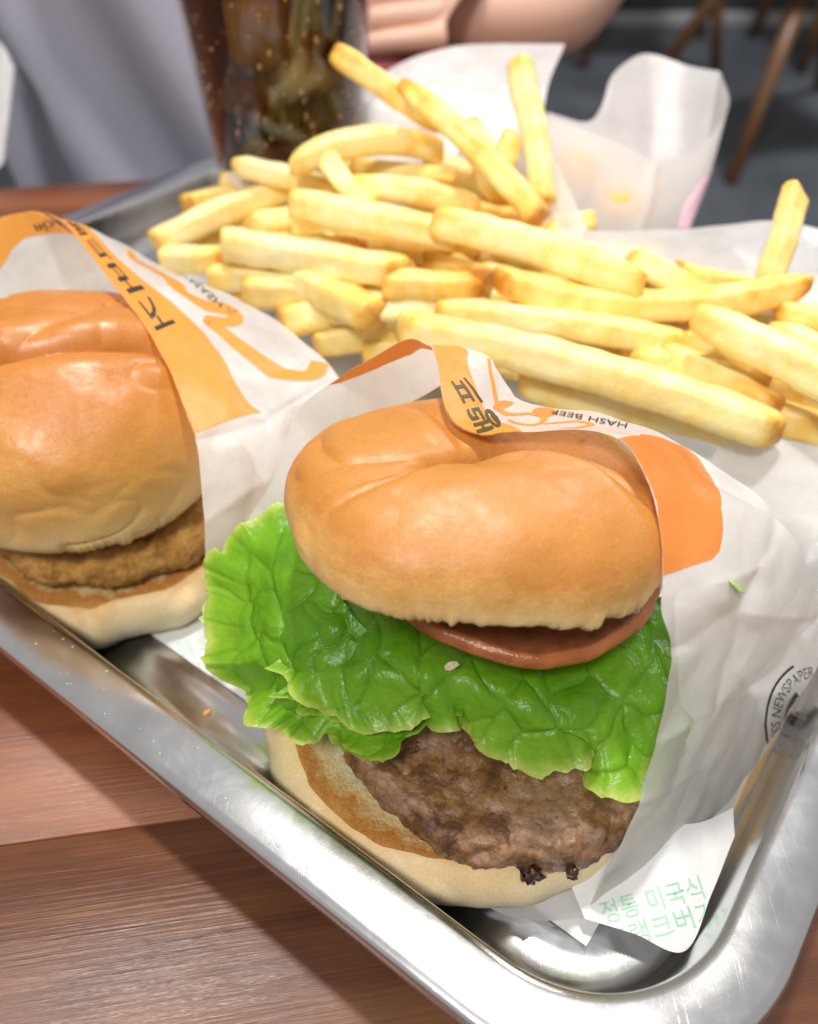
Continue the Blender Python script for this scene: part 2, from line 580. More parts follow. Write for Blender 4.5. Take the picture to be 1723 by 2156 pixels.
def rings(name, prof, mat, parent, cap=False):
    vs, fs = [], []
    for (o, z) in prof:
        vs += rrect(o, z)
    m_ = len(vs) // len(prof)
    for i in range(len(prof) - 1):
        for k in range(m_):
            k2 = (k + 1) % m_
            fs.append((i * m_ + k, i * m_ + k2, (i + 1) * m_ + k2, (i + 1) * m_ + k))
    if cap:
        fs.append(tuple((len(prof) - 1) * m_ + k for k in range(m_)))
    return mesh_obj(name, vs, fs, mat, parent)


tray = empty('tray', (0.1, 0.25, 0.0))
tag(tray, 'rectangular stainless steel serving tray with flat rim on the table', 'tray')
rings('rim', [(0.0030, 0.0262), (0.0008, 0.0264), (0.0, 0.0278), (0.0001, 0.0310), (0.0006, 0.0327), (0.0016, 0.0334), (0.0035, 0.0337), (0.0095, 0.0340), (0.0160, 0.0339), (0.0178, 0.0335), (0.0188, 0.0326), (0.0196, 0.0308)], STEEL, tray)
prof = [(0.0196, 0.0308), (0.0208, 0.026), (0.0225, 0.016), (0.0238, 0.0095), (0.0255, 0.0058), (0.0285, 0.0033), (0.032, 0.0024), (0.037, 0.0022),
        (0.0405, 0.0026), (0.0425, 0.0034), (0.0445, 0.0038), (0.060, 0.0038)]
rings('basin', prof, STEEL, tray, cap=True)
FLZ = 0.0038

# ================================================================== generic sheets and decals


def crumple(G, amp, cell, s=0, fine=0.25):
    N_ = normals(G)
    nu, nv = G.shape[:2]
    x, y, z = G[..., 0] / cell, G[..., 1] / cell, G[..., 2] / cell
    f1, f2 = worley(x + 0.6 * z, y - 0.4 * z, s)
    g1, g2 = worley((x - 0.5 * z) * 2.1 + 9, (y + 0.5 * z) * 2.1 + 4, s + 3)
    d = amp * ((0.5 - f1) + fine * 2 * (0.4 - g1)) + amp * 0.5 * fbm(G / (cell * 2), s, 2)
    return G + N_ * d[..., None]


class Sheet:
    def __init__(s, cols, nu=90, nv=40, amp=0.0008, cell=0.022, seed=0, px=True, mode='d'):
        if px:
            f = at if mode == 'd' else atz
            cols = [[tuple(f(*p)) for p in c] for c in cols]
        s.G = surf(cols, nu, nv)
        if amp: s.G = crumple(s.G, amp, cell, seed)
        s.N = normals(s.G)
        s.nu, s.nv = nu, nv

    def crease(s, lines, depth=0.0016, width=0.005):
        for k, ln in enumerate(lines):
            uv = np.array([fine_uv(s)(*p) for p in ln])
            t = np.linspace(0, len(uv) - 1, 60)
            q = np.stack([np.interp(t, range(len(uv)), uv[:, i]) for i in (0, 1)], -1)
            P = s.pos(q[:, 0], q[:, 1], 0.0)
            D = np.min(np.linalg.norm(s.G[:, :, None, :] - P[None, None], axis=-1), axis=2)
            sg = 1 if k % 2 else -1
            s.G = s.G + s.N * (sg * depth * np.exp(-D / width))[..., None]
            s.N = normals(s.G)
        return s

    def build(s, name, mat, parent=None):
        return mesh_obj(name, s.G.reshape(-1, 3), grid_faces(s.nu, s.nv), mat, parent)

    def pos(s, u, v, off):
        u = np.clip(u, 0, 1) * (s.nu - 1)
        v = np.clip(v, 0, 1) * (s.nv - 1)
        i = np.clip(np.floor(u).astype(int), 0, s.nu - 2)
        j = np.clip(np.floor(v).astype(int), 0, s.nv - 2)
        a, b = (u - i)[:, None], (v - j)[:, None]
        g = lambda A: (A[i, j] * (1 - a) * (1 - b) + A[i + 1, j] * a * (1 - b) + A[i, j + 1] * (1 - a) * b + A[i + 1, j + 1] * a * b)
        n = g(s.N)
        return g(s.G) + n * off

    def facing(s):
        """+1 if the normals look to the camera"""
        c = np.array([0, 0, CAM_H])
        return 1.0 if np.mean(np.sum((c - s.G) * s.N, -1)) > 0 else -1.0

    def decal(s, name, bm, mat, parent, off=0.0002, maxlen=0.012, clip=True):
        """bm: flat bmesh whose x,y are the sheet's u,v"""
        bmesh.ops.triangulate(bm, faces=bm.faces[:])
        for _ in range(7):
            long = [e for e in bm.edges if (e.verts[0].co - e.verts[1].co).length > maxlen]
            if not long: break
            bmesh.ops.subdivide_edges(bm, edges=long, cuts=1)
            bmesh.ops.triangulate(bm, faces=[f for f in bm.faces if len(f.verts) > 3])
        if clip:
            bad = [v for v in bm.verts if not (-0.001 <= v.co.x <= 1.001 and -0.001 <= v.co.y <= 1.001)]
            bmesh.ops.delete(bm, geom=bad, context='VERTS')
        bm.verts.ensure_lookup_table()
        if not bm.verts:
            bm.free(); return None
        uv = np.array([v.co[:2] for v in bm.verts])
        P = s.pos(uv[:, 0], uv[:, 1], off * s.facing())
        bm.verts.index_update()
        F = [[v.index for v in f.verts] for f in bm.faces]
        bm.free()
        return mesh_obj(name, P, F, mat, parent)


def poly_bm(polys, bm=None):
    bm = bm or bmesh.new()
    for pl in polys:
        vs = [bm.verts.new((p[0], p[1], 0)) for p in pl]
        for t in tessellate_polygon([[Vector((p[0], p[1], 0)) for p in pl]]):
            try: bm.faces.new([vs[i] for i in t])
            except ValueError: pass
    return bm


def stroke_bm(pts, wid, su=1.0, sv=1.0, bm=None, n=60):
    """ribbon along a smooth line; wid scalar or list; su,sv = metres per unit of u,v"""
    bm = bm or bmesh.new()
    P = np.array([(p[0], p[1], 0) for p in pts], float)
    t = np.linspace(0, len(P) - 1, n)
    C = cr(P, t)
    wv = np.interp(t, range(len(P)), wid if hasattr(wid, '__len__') else [wid] * len(P))
    D = np.gradient(C, axis=0)
    D[:, 0] *= su; D[:, 1] *= sv
    L = np.hypot(D[:, 0], D[:, 1]) + 1e-9
    nx, ny = -D[:, 1] / L, D[:, 0] / L
    l = [bm.verts.new((c[0] + a * w_ / 2 / su, c[1] + b * w_ / 2 / sv, 0)) for c, a, b, w_ in zip(C, nx, ny, wv)]
    r = [bm.verts.new((c[0] - a * w_ / 2 / su, c[1] - b * w_ / 2 / sv, 0)) for c, a, b, w_ in zip(C, nx, ny, wv)]
    for i in range(n - 1):
        bm.faces.new((l[i], l[i + 1], r[i + 1], r[i]))
    return bm


def text_bm(txt, bold=0.0, spacing=1.0):
    """text as a flat bmesh, normalised: x 0..aspect, y 0..1"""
    cu = bpy.data.curves.new('lettering', 'FONT')
    cu.body = txt
    cu.resolution_u = 3
    cu.offset = bold
    cu.space_character = spacing
    ob = bpy.data.objects.new('lettering', cu)
    COL.objects.link(ob)
    dg = bpy.context.evaluated_depsgraph_get()
    me = bpy.data.meshes.new_from_object(ob.evaluated_get(dg))
    bm = bmesh.new()
    bm.from_mesh(me)
    bpy.data.objects.remove(ob)
    bpy.data.curves.remove(cu)
    bpy.data.meshes.remove(me)
    if bm.verts:
        xs = [v.co.x for v in bm.verts]; ys = [v.co.y for v in bm.verts]
        x0, x1, y0, y1 = min(xs), max(xs), min(ys), max(ys)
        for v in bm.verts:
            v.co.x = (v.co.x - x0) / (x1 - x0)
            v.co.y = (v.co.y - y0) / (y1 - y0)
            v.co.z = 0
    return bm


def map_bm(bm, f):
    for v in bm.verts:
        a, b = f(v.co.x, v.co.y)
        v.co.x, v.co.y = a, b
    return bm


# ================================================================== TRAY LINER
liner = empty('tray_liner', tuple(atz(900, 1300, FLZ)))
tag(liner, 'white paper tray liner with pale green Korean lettering under the burgers', 'paper liner')


def ab(a, b, z):
    p = ta * a + tb * b
    return (p.x, p.y, z)


LS = Sheet([[ab(a, 0.1085 + 0.002 * math.sin(a * 9), FLZ + .0011), ab(a, 0.20, FLZ + .0011), ab(a, 0.30, FLZ + .0011), ab(a, 0.40, FLZ + .0011)] for a in np.linspace(0.016, 0.42, 10)], 140, 90, 0.0004, 0.03, 5, px=False)
LS.build('paper_sheet', LINER, liner)
# loose front corner of the liner, lifted against the tray wall
LC = Sheet([
    [(1180, 1800, .262), (1205, 1870, .256), (1232, 1935, .251)],
    [(1300, 1760, .263), (1310, 1870, .254), (1335, 1966, .247)],
    [(1400, 1740, .262), (1410, 1860, .252), (1442, 2003, .2435)],
    [(1480, 1730, .266), (1490, 1810, .259), (1500, 1880, .2535)],
    [(1545, 1700, .272), (1546, 1730, .2695), (1548, 1760, .267)]], 60, 40, 0.0003, 0.03, 8)
LC.build('paper_corner', LINER, liner)


def bil(q, x, y):
    a, b, c, d = [np.array(p, float) for p in q]   # bottom-left, bottom-right, top-right, top-left
    return (a * (1 - x) * (1 - y) + b * x * (1 - y) + c * x * y + d * (1 - x) * y)


def place_text(sheet, txt, quad, mat, parent, name='lettering', bold=0.0, off=0.00025, maxlen=0.02, mirror=False):
    """quad: four photo points (bottom-left, bottom-right, top-right, top-left) looked up on the sheet"""
    bm = text_bm(txt, bold)
    map_bm(bm, lambda x, y: find_uv(sheet, *bil(quad, 1 - x if mirror else x, y)))
    return sheet.decal(name, bm, mat, parent, off, maxlen)


def fine_uv(sheet):
    """smooth photo->uv lookup near the emblem"""
    V = sheet.G - np.array([0, 0, CAM_H])
    d = V @ np.array(FW)
    X = (V[..., 0] / d * FPX + IW / 2).ravel()
    Y = (IH / 2 - (V @ np.array(UP)) / d * FPX).ravel()
    UU, VV = np.meshgrid(np.linspace(0, 1, sheet.nu), np.linspace(0, 1, sheet.nv), indexing='ij')
    UU, VV = UU.ravel(), VV.ravel()

    def f(px, py):
        e = (X - px) ** 2 + (Y - py) ** 2
        k = np.argsort(e)[:12]
        A = np.stack([X[k] - px, Y[k] - py, np.ones(12)], -1)
        su_, *_ = np.linalg.lstsq(A, UU[k], rcond=None)
        sv_, *_ = np.linalg.lstsq(A, VV[k], rcond=None)
        return float(su_[2]), float(sv_[2])
    return f


def find_uv(sheet, px, py):
    if not hasattr(sheet, 'lut'): sheet.lut = fine_uv(sheet)
    return sheet.lut(px, py)


def find_poly(sheet, pts):
    return [find_uv(sheet, *p) for p in pts]


place_text(LC, '정통 미국식', [(1276, 1946), (1486, 1890), (1470, 1842), (1258, 1900)], GREENINK, liner)
place_text(LC, '프랭크버거', [(1290, 2005), (1512, 1938), (1496, 1892), (1272, 1960)], GREENINK, liner)
place_text(LS, '정통 미국식', [(385, 1395), (470, 1365), (455, 1335), (370, 1352)], GREENINK, liner)
place_text(LS, '프랭크버거', [(420, 1425), (520, 1390), (500, 1360), (400, 1395)], GREENINK, liner)


# ================================================================== BURGERS
def polydist(x, y, pts):
    best = np.full(x.shape, 9.0)
    tt = np.zeros(x.shape)
    P = np.array(pts, float)
    n = len(P) - 1
    for i in range(n):
        a, b = P[i], P[i + 1]
        ab_ = b - a
        t = np.clip(((x - a[0]) * ab_[0] + (y - a[1]) * ab_[1]) / (ab_ @ ab_), 0, 1)
        d = np.hypot(x - a[0] - t * ab_[0], y - a[1] - t * ab_[1])
        tt = np.where(d < best, (i + t) / n, tt)
        best = np.minimum(best, d)
    return best, tt


def crown_bun(name, Rx, Ry, ct, cb, creases, seed, mat, parent, loc, rot, ragged=(), lumps=(), square=0.88):
    nt, nf = 420, 240
    th = np.linspace(0, 2 * np.pi, nt, endpoint=False)[:, None]
    ph = np.linspace(1e-6, np.pi - 1e-6, nf)[None, :]
    top = ph < np.pi / 2
    e1 = np.where(top, 0.86, 0.55)
    rho = np.abs(np.sin(ph)) ** np.where(top, 0.80, 0.30) + 0 * th
    zz = np.where(top, ct * np.abs(np.cos(ph)) ** 0.92, -cb * np.abs(np.cos(ph)) ** 0.60) + 0 * th
    wob = 1 + 0.035 * fbm(np.stack([np.cos(th) * 1.5 + 0 * ph, np.sin(th) * 1.5 + 0 * ph, 0 * th + 0 * ph + seed], -1), seed, 2)
    sq = lambda q_: np.sign(q_) * np.abs(q_) ** square
    x = Rx * rho * sq(np.cos(th)) * wob
    y = Ry * rho * sq(np.sin(th)) * wob
    P = np.stack([x, y, zz], -1)
    dirn = np.stack([x / Rx ** 2, y / Ry ** 2, zz / ct ** 2], -1)
    dirn /= np.linalg.norm(dirn, axis=-1, keepdims=True)
    disp = 0.0022 * fbm(P * 34 + seed, seed, 2) + 0.00022 * fbm(P * 140 + seed, seed + 2, 2) + 0.00006 * fbm(P * 600, seed + 5, 2)
    wr_ = np.stack([x * 34 + 8 * y, y * 85 - 12 * x, zz * 50], -1)
    wr_ = wr_ + 0.5 * np.stack([vnoise(P * 60, seed + 21), vnoise(P * 60 + 5, seed + 22), vnoise(P * 60 + 9, seed + 23)], -1)
    ridge = np.clip(1 - np.abs(vnoise(wr_, seed + 20)) * 2.2, 0, 1) ** 2
    zone = np.clip(0.35 + 1.3 * vnoise(P * 30 + 3, seed + 24), 0, 1)
    disp -= 0.0010 * ridge * zone
    disp += 0.0009 * vnoise(P * 75 + 2, seed + 30) * np.clip(vnoise(P * 24, seed + 31) + 0.2, 0, 1)
    up = np.clip(zz / (ct * 0.22), 0, 1)
    for (pts, depth, wd, bulge) in creases:
        d, t = polydist(x, y, pts)
        tp = np.sin(np.clip(t, 0.04, 0.96) * np.pi) ** 0.7
        disp -= up * depth * tp * np.exp(-(d / wd) ** 1.3)
        disp += up * bulge * tp * np.exp(-((d - 2.6 * wd) / (2.0 * wd)) ** 2)
    for (lx, ly, rad, amt) in lumps:
        disp += np.clip(up + .4, 0, 1) * amt * np.exp(-((x - lx) ** 2 + (y - ly) ** 2) / rad ** 2)
    P = P + dirn * disp[..., None]
    for (ta_, tw, amp_) in ragged:
        da = np.abs(np.angle(np.exp(1j * (th - ta_))))
        wgt = np.clip(1.6 * (1 - da / tw), 0, 1) * np.clip((-zz / cb - 0.2) / 0.4, 0, 1) * np.clip((rho - 0.75) / 0.15, 0, 1)
        rg = np.stack([th * 24 + 0 * ph, 0 * th + 0 * ph + 3, 0 * th + 0 * ph], -1)
        j = 0.7 * vnoise(rg, seed + 9) + 0.5 * vnoise(rg * 2.7, seed + 11) + 0.8 * vnoise(rg * 0.3, seed + 4)
        P[..., 2] -= wgt * amp_ * (0.5 + j)
        P[..., :2] *= (1 + 0.02 * wgt * j)[..., None]
    vs = P.reshape(-1, 3)
    fs = grid_faces(nt, nf, True)
    o = mesh_obj(name, vs, fs, mat, parent)
    o.location = loc
    o.rotation_euler = rot
    return o


def slab(name, R0, z0, z1, seed, parent, loc, rot, mats, edge_r=0.006, wob=0.04, rough=0.0008, fr=90, oval=1.0, attr=None, nt=220, dome=0.0, rscale=3.0, edge_noise=0.0):
    """thick disc with rounded edge; profile from the bottom centre out and over the top to the centre"""
    prof = []
    for k in range(10): prof.append((R0 * 0.93 * k / 10.0, z0, 0))
    hgt = z1 - z0
    for k in range(15):
        t = -math.pi / 2 + math.pi * k / 14
        prof.append((R0 - edge_r + edge_r * math.cos(t) + (0 if abs(t) > 1.2 else 0), (z0 + z1) / 2 + hgt / 2 * math.sin(t), 1))
    for k in range(26): prof.append(((R0 - edge_r) * (1 - (k + 1) / 26.0) + 1e-5, z1, 2))
    pr = np.array(prof)
    th = np.linspace(0, 2 * np.pi, nt, endpoint=False)[:, None]
    ww = 1 + wob * fbm(np.stack([np.cos(th) * rscale, np.sin(th) * rscale, 0 * th + seed], -1), seed, 3)
    r = pr[None, :, 0] * ww
    z = pr[None, :, 1] + 0 * th
    P = np.stack([r * np.cos(th), r * np.sin(th) * oval, z], -1)
    side = (pr[:, 2] == 1)[None, :] * 1.0
    outd = np.stack([np.cos(th) * np.ones_like(r), np.sin(th) * np.ones_like(r), np.zeros_like(r)], -1)
    nz = np.where(pr[:, 2] == 2, 1.0, np.where(pr[:, 2] == 0, -1.0, 0.0))[None, :]
    t15 = np.where(pr[:, 2] == 1, (pr[:, 1] - (z0 + z1) / 2) / (hgt / 2), nz[0])[None, :]
    ndir = outd * np.sqrt(np.clip(1 - t15 ** 2, 0, 1))[..., None]
    ndir[..., 2] = t15 + 0 * r
    d = rough * (fbm(P * fr + seed, seed, 4) + 0.5 * fbm(P * fr * 3 + seed, seed + 3, 3))
    if edge_noise:
        d = d + edge_noise * side * fbm(P * fr * 1.5 + seed * 3, seed + 8, 3)
    P = P + ndir * d[..., None]
    P[..., 2] += dome * np.clip(1 - (r / R0) ** 2, 0, 1) * (nz > 0)
    at_ = {}
    if attr == 'rim': at_['rim'] = np.clip((r / R0 - 0.55) / 0.45, 0, 1.2)
    if attr == 'skin': at_['skin'] = (side * (np.abs(t15) < 0.93) + 0 * r)
    o = mesh_obj(name, P.reshape(-1, 3), grid_faces(nt, len(pr), True), mats[0], parent, attrs=at_)
    for m_ in mats[1:]: o.data.materials.append(m_)
    if len(mats) > 1:
        zone = np.repeat(pr[None, :-1, 2], nt, 0)
        tt = np.repeat(t15[:, :-1], nt, 0)
        o.data.polygons.foreach_set('material_index', ((zone == 2) | (tt > 0.93)).astype(np.int32).ravel())
    o.location = loc
    o.rotation_euler = rot
    return o


def lettuce(name, rows, parent, seed, nu=420, nv=150, frill=0.0060, cellsz=0.0105, amp=0.0014, teeth=0.045):
    rows3 = [resample([tuple(atz(*p)) for p in r], 30) for r in rows]
    cols = np.stack(rows3, 1)
    nr = cols.shape[1]
    tu = np.linspace(0, 29, nu)
    A = np.stack([cr(cols[:, r], tu) for r in range(nr)], 1)
    u = np.linspace(0, 1, nu)
    z0 = np.zeros(nu)
    cut = 1 - teeth * (0.5 + 0.5 * vnoise(np.stack([u * 24, z0, z0], -1), seed)) - teeth * 0.55 * np.abs(vnoise(np.stack([u * 62, z0 + 3, z0], -1), seed + 1))
    G = np.zeros((nu, nv, 3))
    vv = np.linspace(0, 1, nv)
    for i in range(nu):
        G[i] = cr(A[i], vv * cut[i] * (nr - 1))
    V = np.repeat(vv[None, :], nu, 0)
    U = np.repeat(u[:, None], nv, 1)
    Lu = np.linalg.norm(np.diff(A[:, nr // 2], axis=0), axis=1).sum()
    Lv = np.linalg.norm(np.diff(G[nu // 2], axis=0), axis=1).sum()
    N_ = normals(G)
    N_[N_[..., 2] < 0] *= 1
    X, Y = U * Lu, V * Lv
    X, Y = G[..., 0], G[..., 1] * 0.68 + G[..., 2] * 0.73
    wx = X + 0.0035 * vnoise(np.stack([X * 130, Y * 130, X * 0 + seed], -1), seed)
    wy = Y + 0.0035 * vnoise(np.stack([X * 130, Y * 130, X * 0 + seed + 4], -1), seed)
    f1, f2 = worley(wx / cellsz, wy / (cellsz * 1.15), seed)
    g1, g2 = worley(wx / (cellsz * .42) + 3, wy / (cellsz * .42), seed + 2)
    cell = f2 - f1
    sgn = np.sign(np.mean(N_[..., 2])) or 1
    d = amp * (1 - np.exp(-cell * 3.0)) + amp * 0.12 * (1 - np.exp(-(g2 - g1) * 4))
    ruff = fbm(np.stack([U * 12, V * 1.2, U * 0 + seed], -1), seed + 7, 2) + 0.35 * np.sin(U * 34 + 3 * vnoise(np.stack([U * 9, V, V * 0], -1), seed))
    d = d + frill * V ** 3 * ruff + 0.0060 * fbm(np.stack([X * 38, Y * 38, X * 0 + seed], -1), seed + 12, 3)
    d = d + 0.0045 * np.clip((V - 0.72) / 0.28, 0, 1) ** 2
    G = G + N_ * (sgn * d)[..., None]
    return mesh_obj(name, G.reshape(-1, 3), grid_faces(nu, nv), LETTUCE, parent, attrs={'edge': 0.45 * V ** 3 + 0.75 * np.clip((V - 0.93) / 0.07, 0, 1), 'cell': np.minimum(cell, g2 - g1 + 0.12)})  # edge: leaf's own yellower margin, plus a pale highlight painted on the outermost rim


# ---- front burger
burger = empty('burger', (0.015, 0.168, 0.0))
tag(burger, 'beef burger with lettuce and tomato in open wrapper at the front', 'burger')
slab('bottom_bun', 0.0670, -0.011, 0.0105, 3, burger, (0.0165, 0.1700, 0.0172), (R(2), R(2), 0), [HEEL, CRUMB], 0.0115, 0.05, 0.0010, 55, 1.0, 'rim', dome=-0.001)
slab('beef_patty', 0.0565, -0.007, 0.008, 11, burger, (0.0320, 0.1640, 0.0345), (R(2), R(3), 0), [BEEF], 0.0045, 0.035, 0.0015, 150, 1.0, None, nt=420, edge_noise=0.0018)
lettuce('lettuce_leaf', [
    [(690, 1110, .085), (690, 1180, .083), (720, 1260, .080), (790, 1340, .075), (900, 1400, .070)],
    [(650, 1095, .080), (620, 1170, .078), (610, 1260, .074), (690, 1400, .068), (880, 1440, .066)],
    [(635, 1115, .074), (580, 1165, .070), (530, 1255, .065), (540, 1380, .060), (640, 1480, .058), (800, 1530, .058), (930, 1470, .062)],
    [(625, 1112, .070), (580, 1122, .066), (558, 1152, .064), (505, 1170, .060), (482, 1200, .056), (458, 1202, .054), (458, 1250, .051), (442, 1305, .049), (452, 1345, .048), (470, 1372, .048), (485, 1430, .046), (520, 1492, .045), (560, 1522, .046), (625, 1545, .049), (685, 1535, .052), (722, 1582, .052), (770, 1600, .052), (815, 1605, .052), (852, 1555, .056), (905, 1535, .058), (948, 1482, .062)]],
    burger, 21)
lettuce('lettuce_leaf', [
    [(640, 1235, .074), (780, 1250, .073), (950, 1255, .068), (1150, 1260, .067), (1420, 1260, .068)],
    [(610, 1320, .071), (760, 1345, .075), (930, 1355, .073), (1150, 1400, .070), (1430, 1370, .068)],
    [(595, 1372, .066), (730, 1425, .071), (930, 1415, .075), (1040, 1470, .071), (1160, 1530, .067), (1300, 1530, .064), (1425, 1450, .066)],
    [(590, 1398, .062), (640, 1450, .062), (700, 1492, .060), (765, 1512, .058), (840, 1492, .060), (920, 1462, .065), (952, 1448, .068), (962, 1490, .064), (1012, 1530, .060), (1012, 1580, .055), (1080, 1612, .053), (1145, 1650, .051), (1205, 1628, .052), (1285, 1582, .055), (1268, 1650, .051), (1330, 1690, .049), (1378, 1640, .051), (1415, 1500, .056)]],
    burger, 34)
lettuce('lettuce_leaf', [
    [(700, 1330, .072), (800, 1370, .072), (900, 1390, .070), (980, 1400, .070)],
    [(640, 1410, .064), (740, 1450, .064), (880, 1450, .066), (990, 1450, .066)],
    [(610, 1452, .057), (660, 1500, .056), (740, 1535, .056), (830, 1525, .058), (900, 1500, .061), (965, 1490, .062)]],
    burger, 57, 260, 90)
slab('tomato_slice', 0.0450, -0.0030, 0.0030, 17, burger, (0.0320, 0.1835, 0.0845), (R(-1), R(5), 0), [TOMATO], 0.0034, 0.03, 0.0004, 120, 1.0, 'skin')
crown_bun('crown_bun', 0.0545, 0.0505, 0.0250, 0.0088,
          [([(-0.048, -0.022), (-0.028, -0.013), (-0.008, -0.006), (0.010, 0.002), (0.030, -0.003), (0.050, -0.016)], 0.0064, 0.0085, 0.0),
           ([(-0.012, -0.008), (-0.005, -0.005), (0.003, 0.000)], 0.0040, 0.0034, 0.0),
           ([(-0.038, -0.020), (-0.018, -0.010), (-0.004, -0.004), (0.012, 0.001), (0.036, -0.008)], 0.0024, 0.0013, 0.0008),
           ([(-0.006, -0.004), (-0.014, 0.014), (-0.022, 0.032)], 0.0018, 0.0030, 0.0005),
           ([(0.004, 0.002), (0.010, 0.018), (0.022, 0.034)], 0.0022, 0.0026, 0.0006),
           ([(-0.012, -0.008), (-0.028, -0.020), (-0.044, -0.026)], 0.0022, 0.0016, 0.0008),
           ([(0.014, 0.000), (0.030, -0.010), (0.042, -0.026)], 0.0018, 0.0015, 0.0007),
           ([(0.034, -0.014), (0.044, -0.024), (0.050, -0.036)], 0.0020, 0.0014, 0.0007),
           ([(-0.040, -0.012), (-0.046, 0.002), (-0.046, 0.016)], 0.0012, 0.0016, 0.0005)],
          4, CROWN, burger, (0.0200, 0.1795, 0.1035), (R(-14), R(6), R(3)),
          ragged=((R(-58), 0.50, 0.0014), (R(-105), 0.4, 0.0006), (R(-172), 0.30, 0.0006)))
# charred crumbs hanging at the patty's rim
for k, (px, py, z, s_) in enumerate(((1105, 1822, .030, .0022), (1118, 1838, .027, .0028), (1060, 1810, .029, .0018), (985, 1792, .032, .0021), (1205, 1838, .031, .0016))):
    bm = bmesh.new()
    bmesh.ops.create_icosphere(bm, subdivisions=3, radius=s_)
    for v_ in bm.verts:
        q = np.array(v_.co) / s_
        v_.co *= float(1 + 0.9 * fbm(q * 2.6 + k, k, 3))
        v_.co.z *= 1.3
    me = bpy.data.meshes.new('charred_bit')
    bm.to_mesh(me); bm.free()
    me.polygons.foreach_set('use_smooth', [True] * len(me.polygons))
    me.materials.append(CHAR)
    o = bpy.data.objects.new('charred_bit', me)
    COL.objects.link(o)
    o.parent = burger
    o.matrix_parent_inverse = Matrix.Translation(-burger.location)
    o.location = atz(px, py, z)

# ---- left burger
burger2 = empty('burger', (-0.124, 0.262, 0.0))
tag(burger2, 'glossy-bun burger with breaded patty in wrapper at left edge', 'burger')
slab('bottom_bun', 0.0605, -0.011, 0.011, 6, burger2, (-0.122, 0.2645, 0.0172), (R(3), R(0), 0), [HEEL, CRUMB], 0.010, 0.05, 0.0010, 55, 1.0, 'rim')
slab('breaded_patty', 0.0535, -0.008, 0.008, 13, burger2, (-0.120, 0.2670, 0.0355), (R(0), R(0), 0), [BREADED], 0.008, 0.05, 0.0022, 140, 1.0, None, nt=320, edge_noise=0.002)
crown_bun('crown_bun', 0.0565, 0.0560, 0.0410, 0.0220,
          [([(-0.060, -0.012), (-0.034, -0.014), (-0.010, -0.010), (0.015, -0.004), (0.036, 0.002), (0.056, 0.006)], 0.0066, 0.0040, 0.0018),
           ([(-0.034, -0.012), (-0.024, -0.012), (-0.012, -0.010)], 0.0060, 0.0050, 0.0),
           ([(-0.012, -0.008), (0.006, 0.010), (0.020, 0.030)], 0.0024, 0.0040, 0.0008),
           ([(-0.024, -0.010), (-0.028, 0.008), (-0.026, 0.026)], 0.0022, 0.0030, 0.0008)],
          9, CROWN2, burger2, (-0.1275, 0.2610, 0.0735), (R(4), R(4), R(4)),
          ragged=((R(-66), 0.45, 0.0006),), square=0.97)

# ================================================================== WRAPPERS
wr = empty('burger_wrapper', tuple(atz(1350, 1880, FLZ)))
tag(wr, 'white waxed paper wrapper with orange print around the front burger', 'wrapper')
RC = [
    [(909, 730, .262), (935, 732, .264), (964, 734, .266)],
    [(923, 777, .252), (960, 760, .258), (1028, 749, .268)],
    [(928, 832, .243), (990, 810, .252), (1048, 777, .266)],
    [(953, 888, .236), (1012, 862, .247), (1075, 819, .264)],
    [(1014, 916, .232), (1050, 885, .243), (1098, 838, .262)],
    [(1062, 909, .232), (1110, 885, .242), (1187, 857, .258)],
    [(1131, 904, .231), (1200, 890, .240), (1275, 871, .252)],
    [(1275, 916, .228), (1350, 920, .236), (1430, 930, .245)],
    [(1345, 985, .222), (1440, 1000, .228), (1560, 1010, .238)],
    [(1385, 1090, .217), (1510, 1090, .222), (1650, 1085, .232)],
    [(1396, 1200, .214), (1530, 1210, .218), (1705, 1200, .240)],
    [(1396, 1290, .213), (1560, 1290, .221), (1740, 1300, .258)],
    [(1425, 1370, .216), (1580, 1385, .236), (1725, 1400, .291)],
    [(1408, 1450, .219), (1550, 1470, .252), (1668, 1480, .3120)],
    [(1385, 1560, .223), (1500, 1570, .256), (1604, 1590, .2970)],
    [(1340, 1690, .232), (1440, 1690, .257), (1538, 1690, .2842)],
    [(1285, 1830, .241), (1370, 1800, .256), (1450, 1770, .2745)],
    [(1243, 1908, .252), (1300, 1880, .257), (1360, 1850, .2655)]]
SR = Sheet(RC, 260, 90, 0.0022, 0.036, 2)
SR.crease([[(1650, 1090), (1600, 1190), (1560, 1290), (1425, 1370)], [(1560, 1290), (1700, 1300)], [(1560, 1290), (1540, 1400), (1520, 1480)], [(1520, 1480), (1395, 1555)],
           [(1520, 1480), (1650, 1470)], [(1490, 1610), (1345, 1690)], [(1440, 935), (1500, 1010), (1640, 1085)], [(1600, 1190), (1500, 1230)], [(1540, 1400), (1620, 1560)]])
SR.build('side_panel', WRAP, wr)
SLc = [
    [(909, 730, .262), (925, 760, .270), (945, 800, .282)],
    [(860, 713, .268), (870, 770, .277), (880, 840, .288)],
    [(790, 750, .274), (800, 800, .281), (815, 870, .290)],
    [(715, 792, .279), (740, 850, .285), (770, 930, .292)],
    [(640, 850, .284), (680, 900, .289), (720, 970, .295)],
    [(605, 920, .286), (650, 975, .291), (700, 1030, .297)],
    [(580, 1000, .288), (630, 1050, .293), (680, 1100, .299)],
    [(530, 1085, .291), (590, 1120, .296), (650, 1160, .301)],
    [(485, 1155, .294), (550, 1190, .299), (620, 1220, .303)],
    [(445, 1225, .298), (520, 1255, .302), (600, 1280, .306)],
    [(440, 1310, .305), (520, 1325, .307), (600, 1340, .308)]]
SL = Sheet(SLc, 120, 40, 0.0008, 0.03, 7)
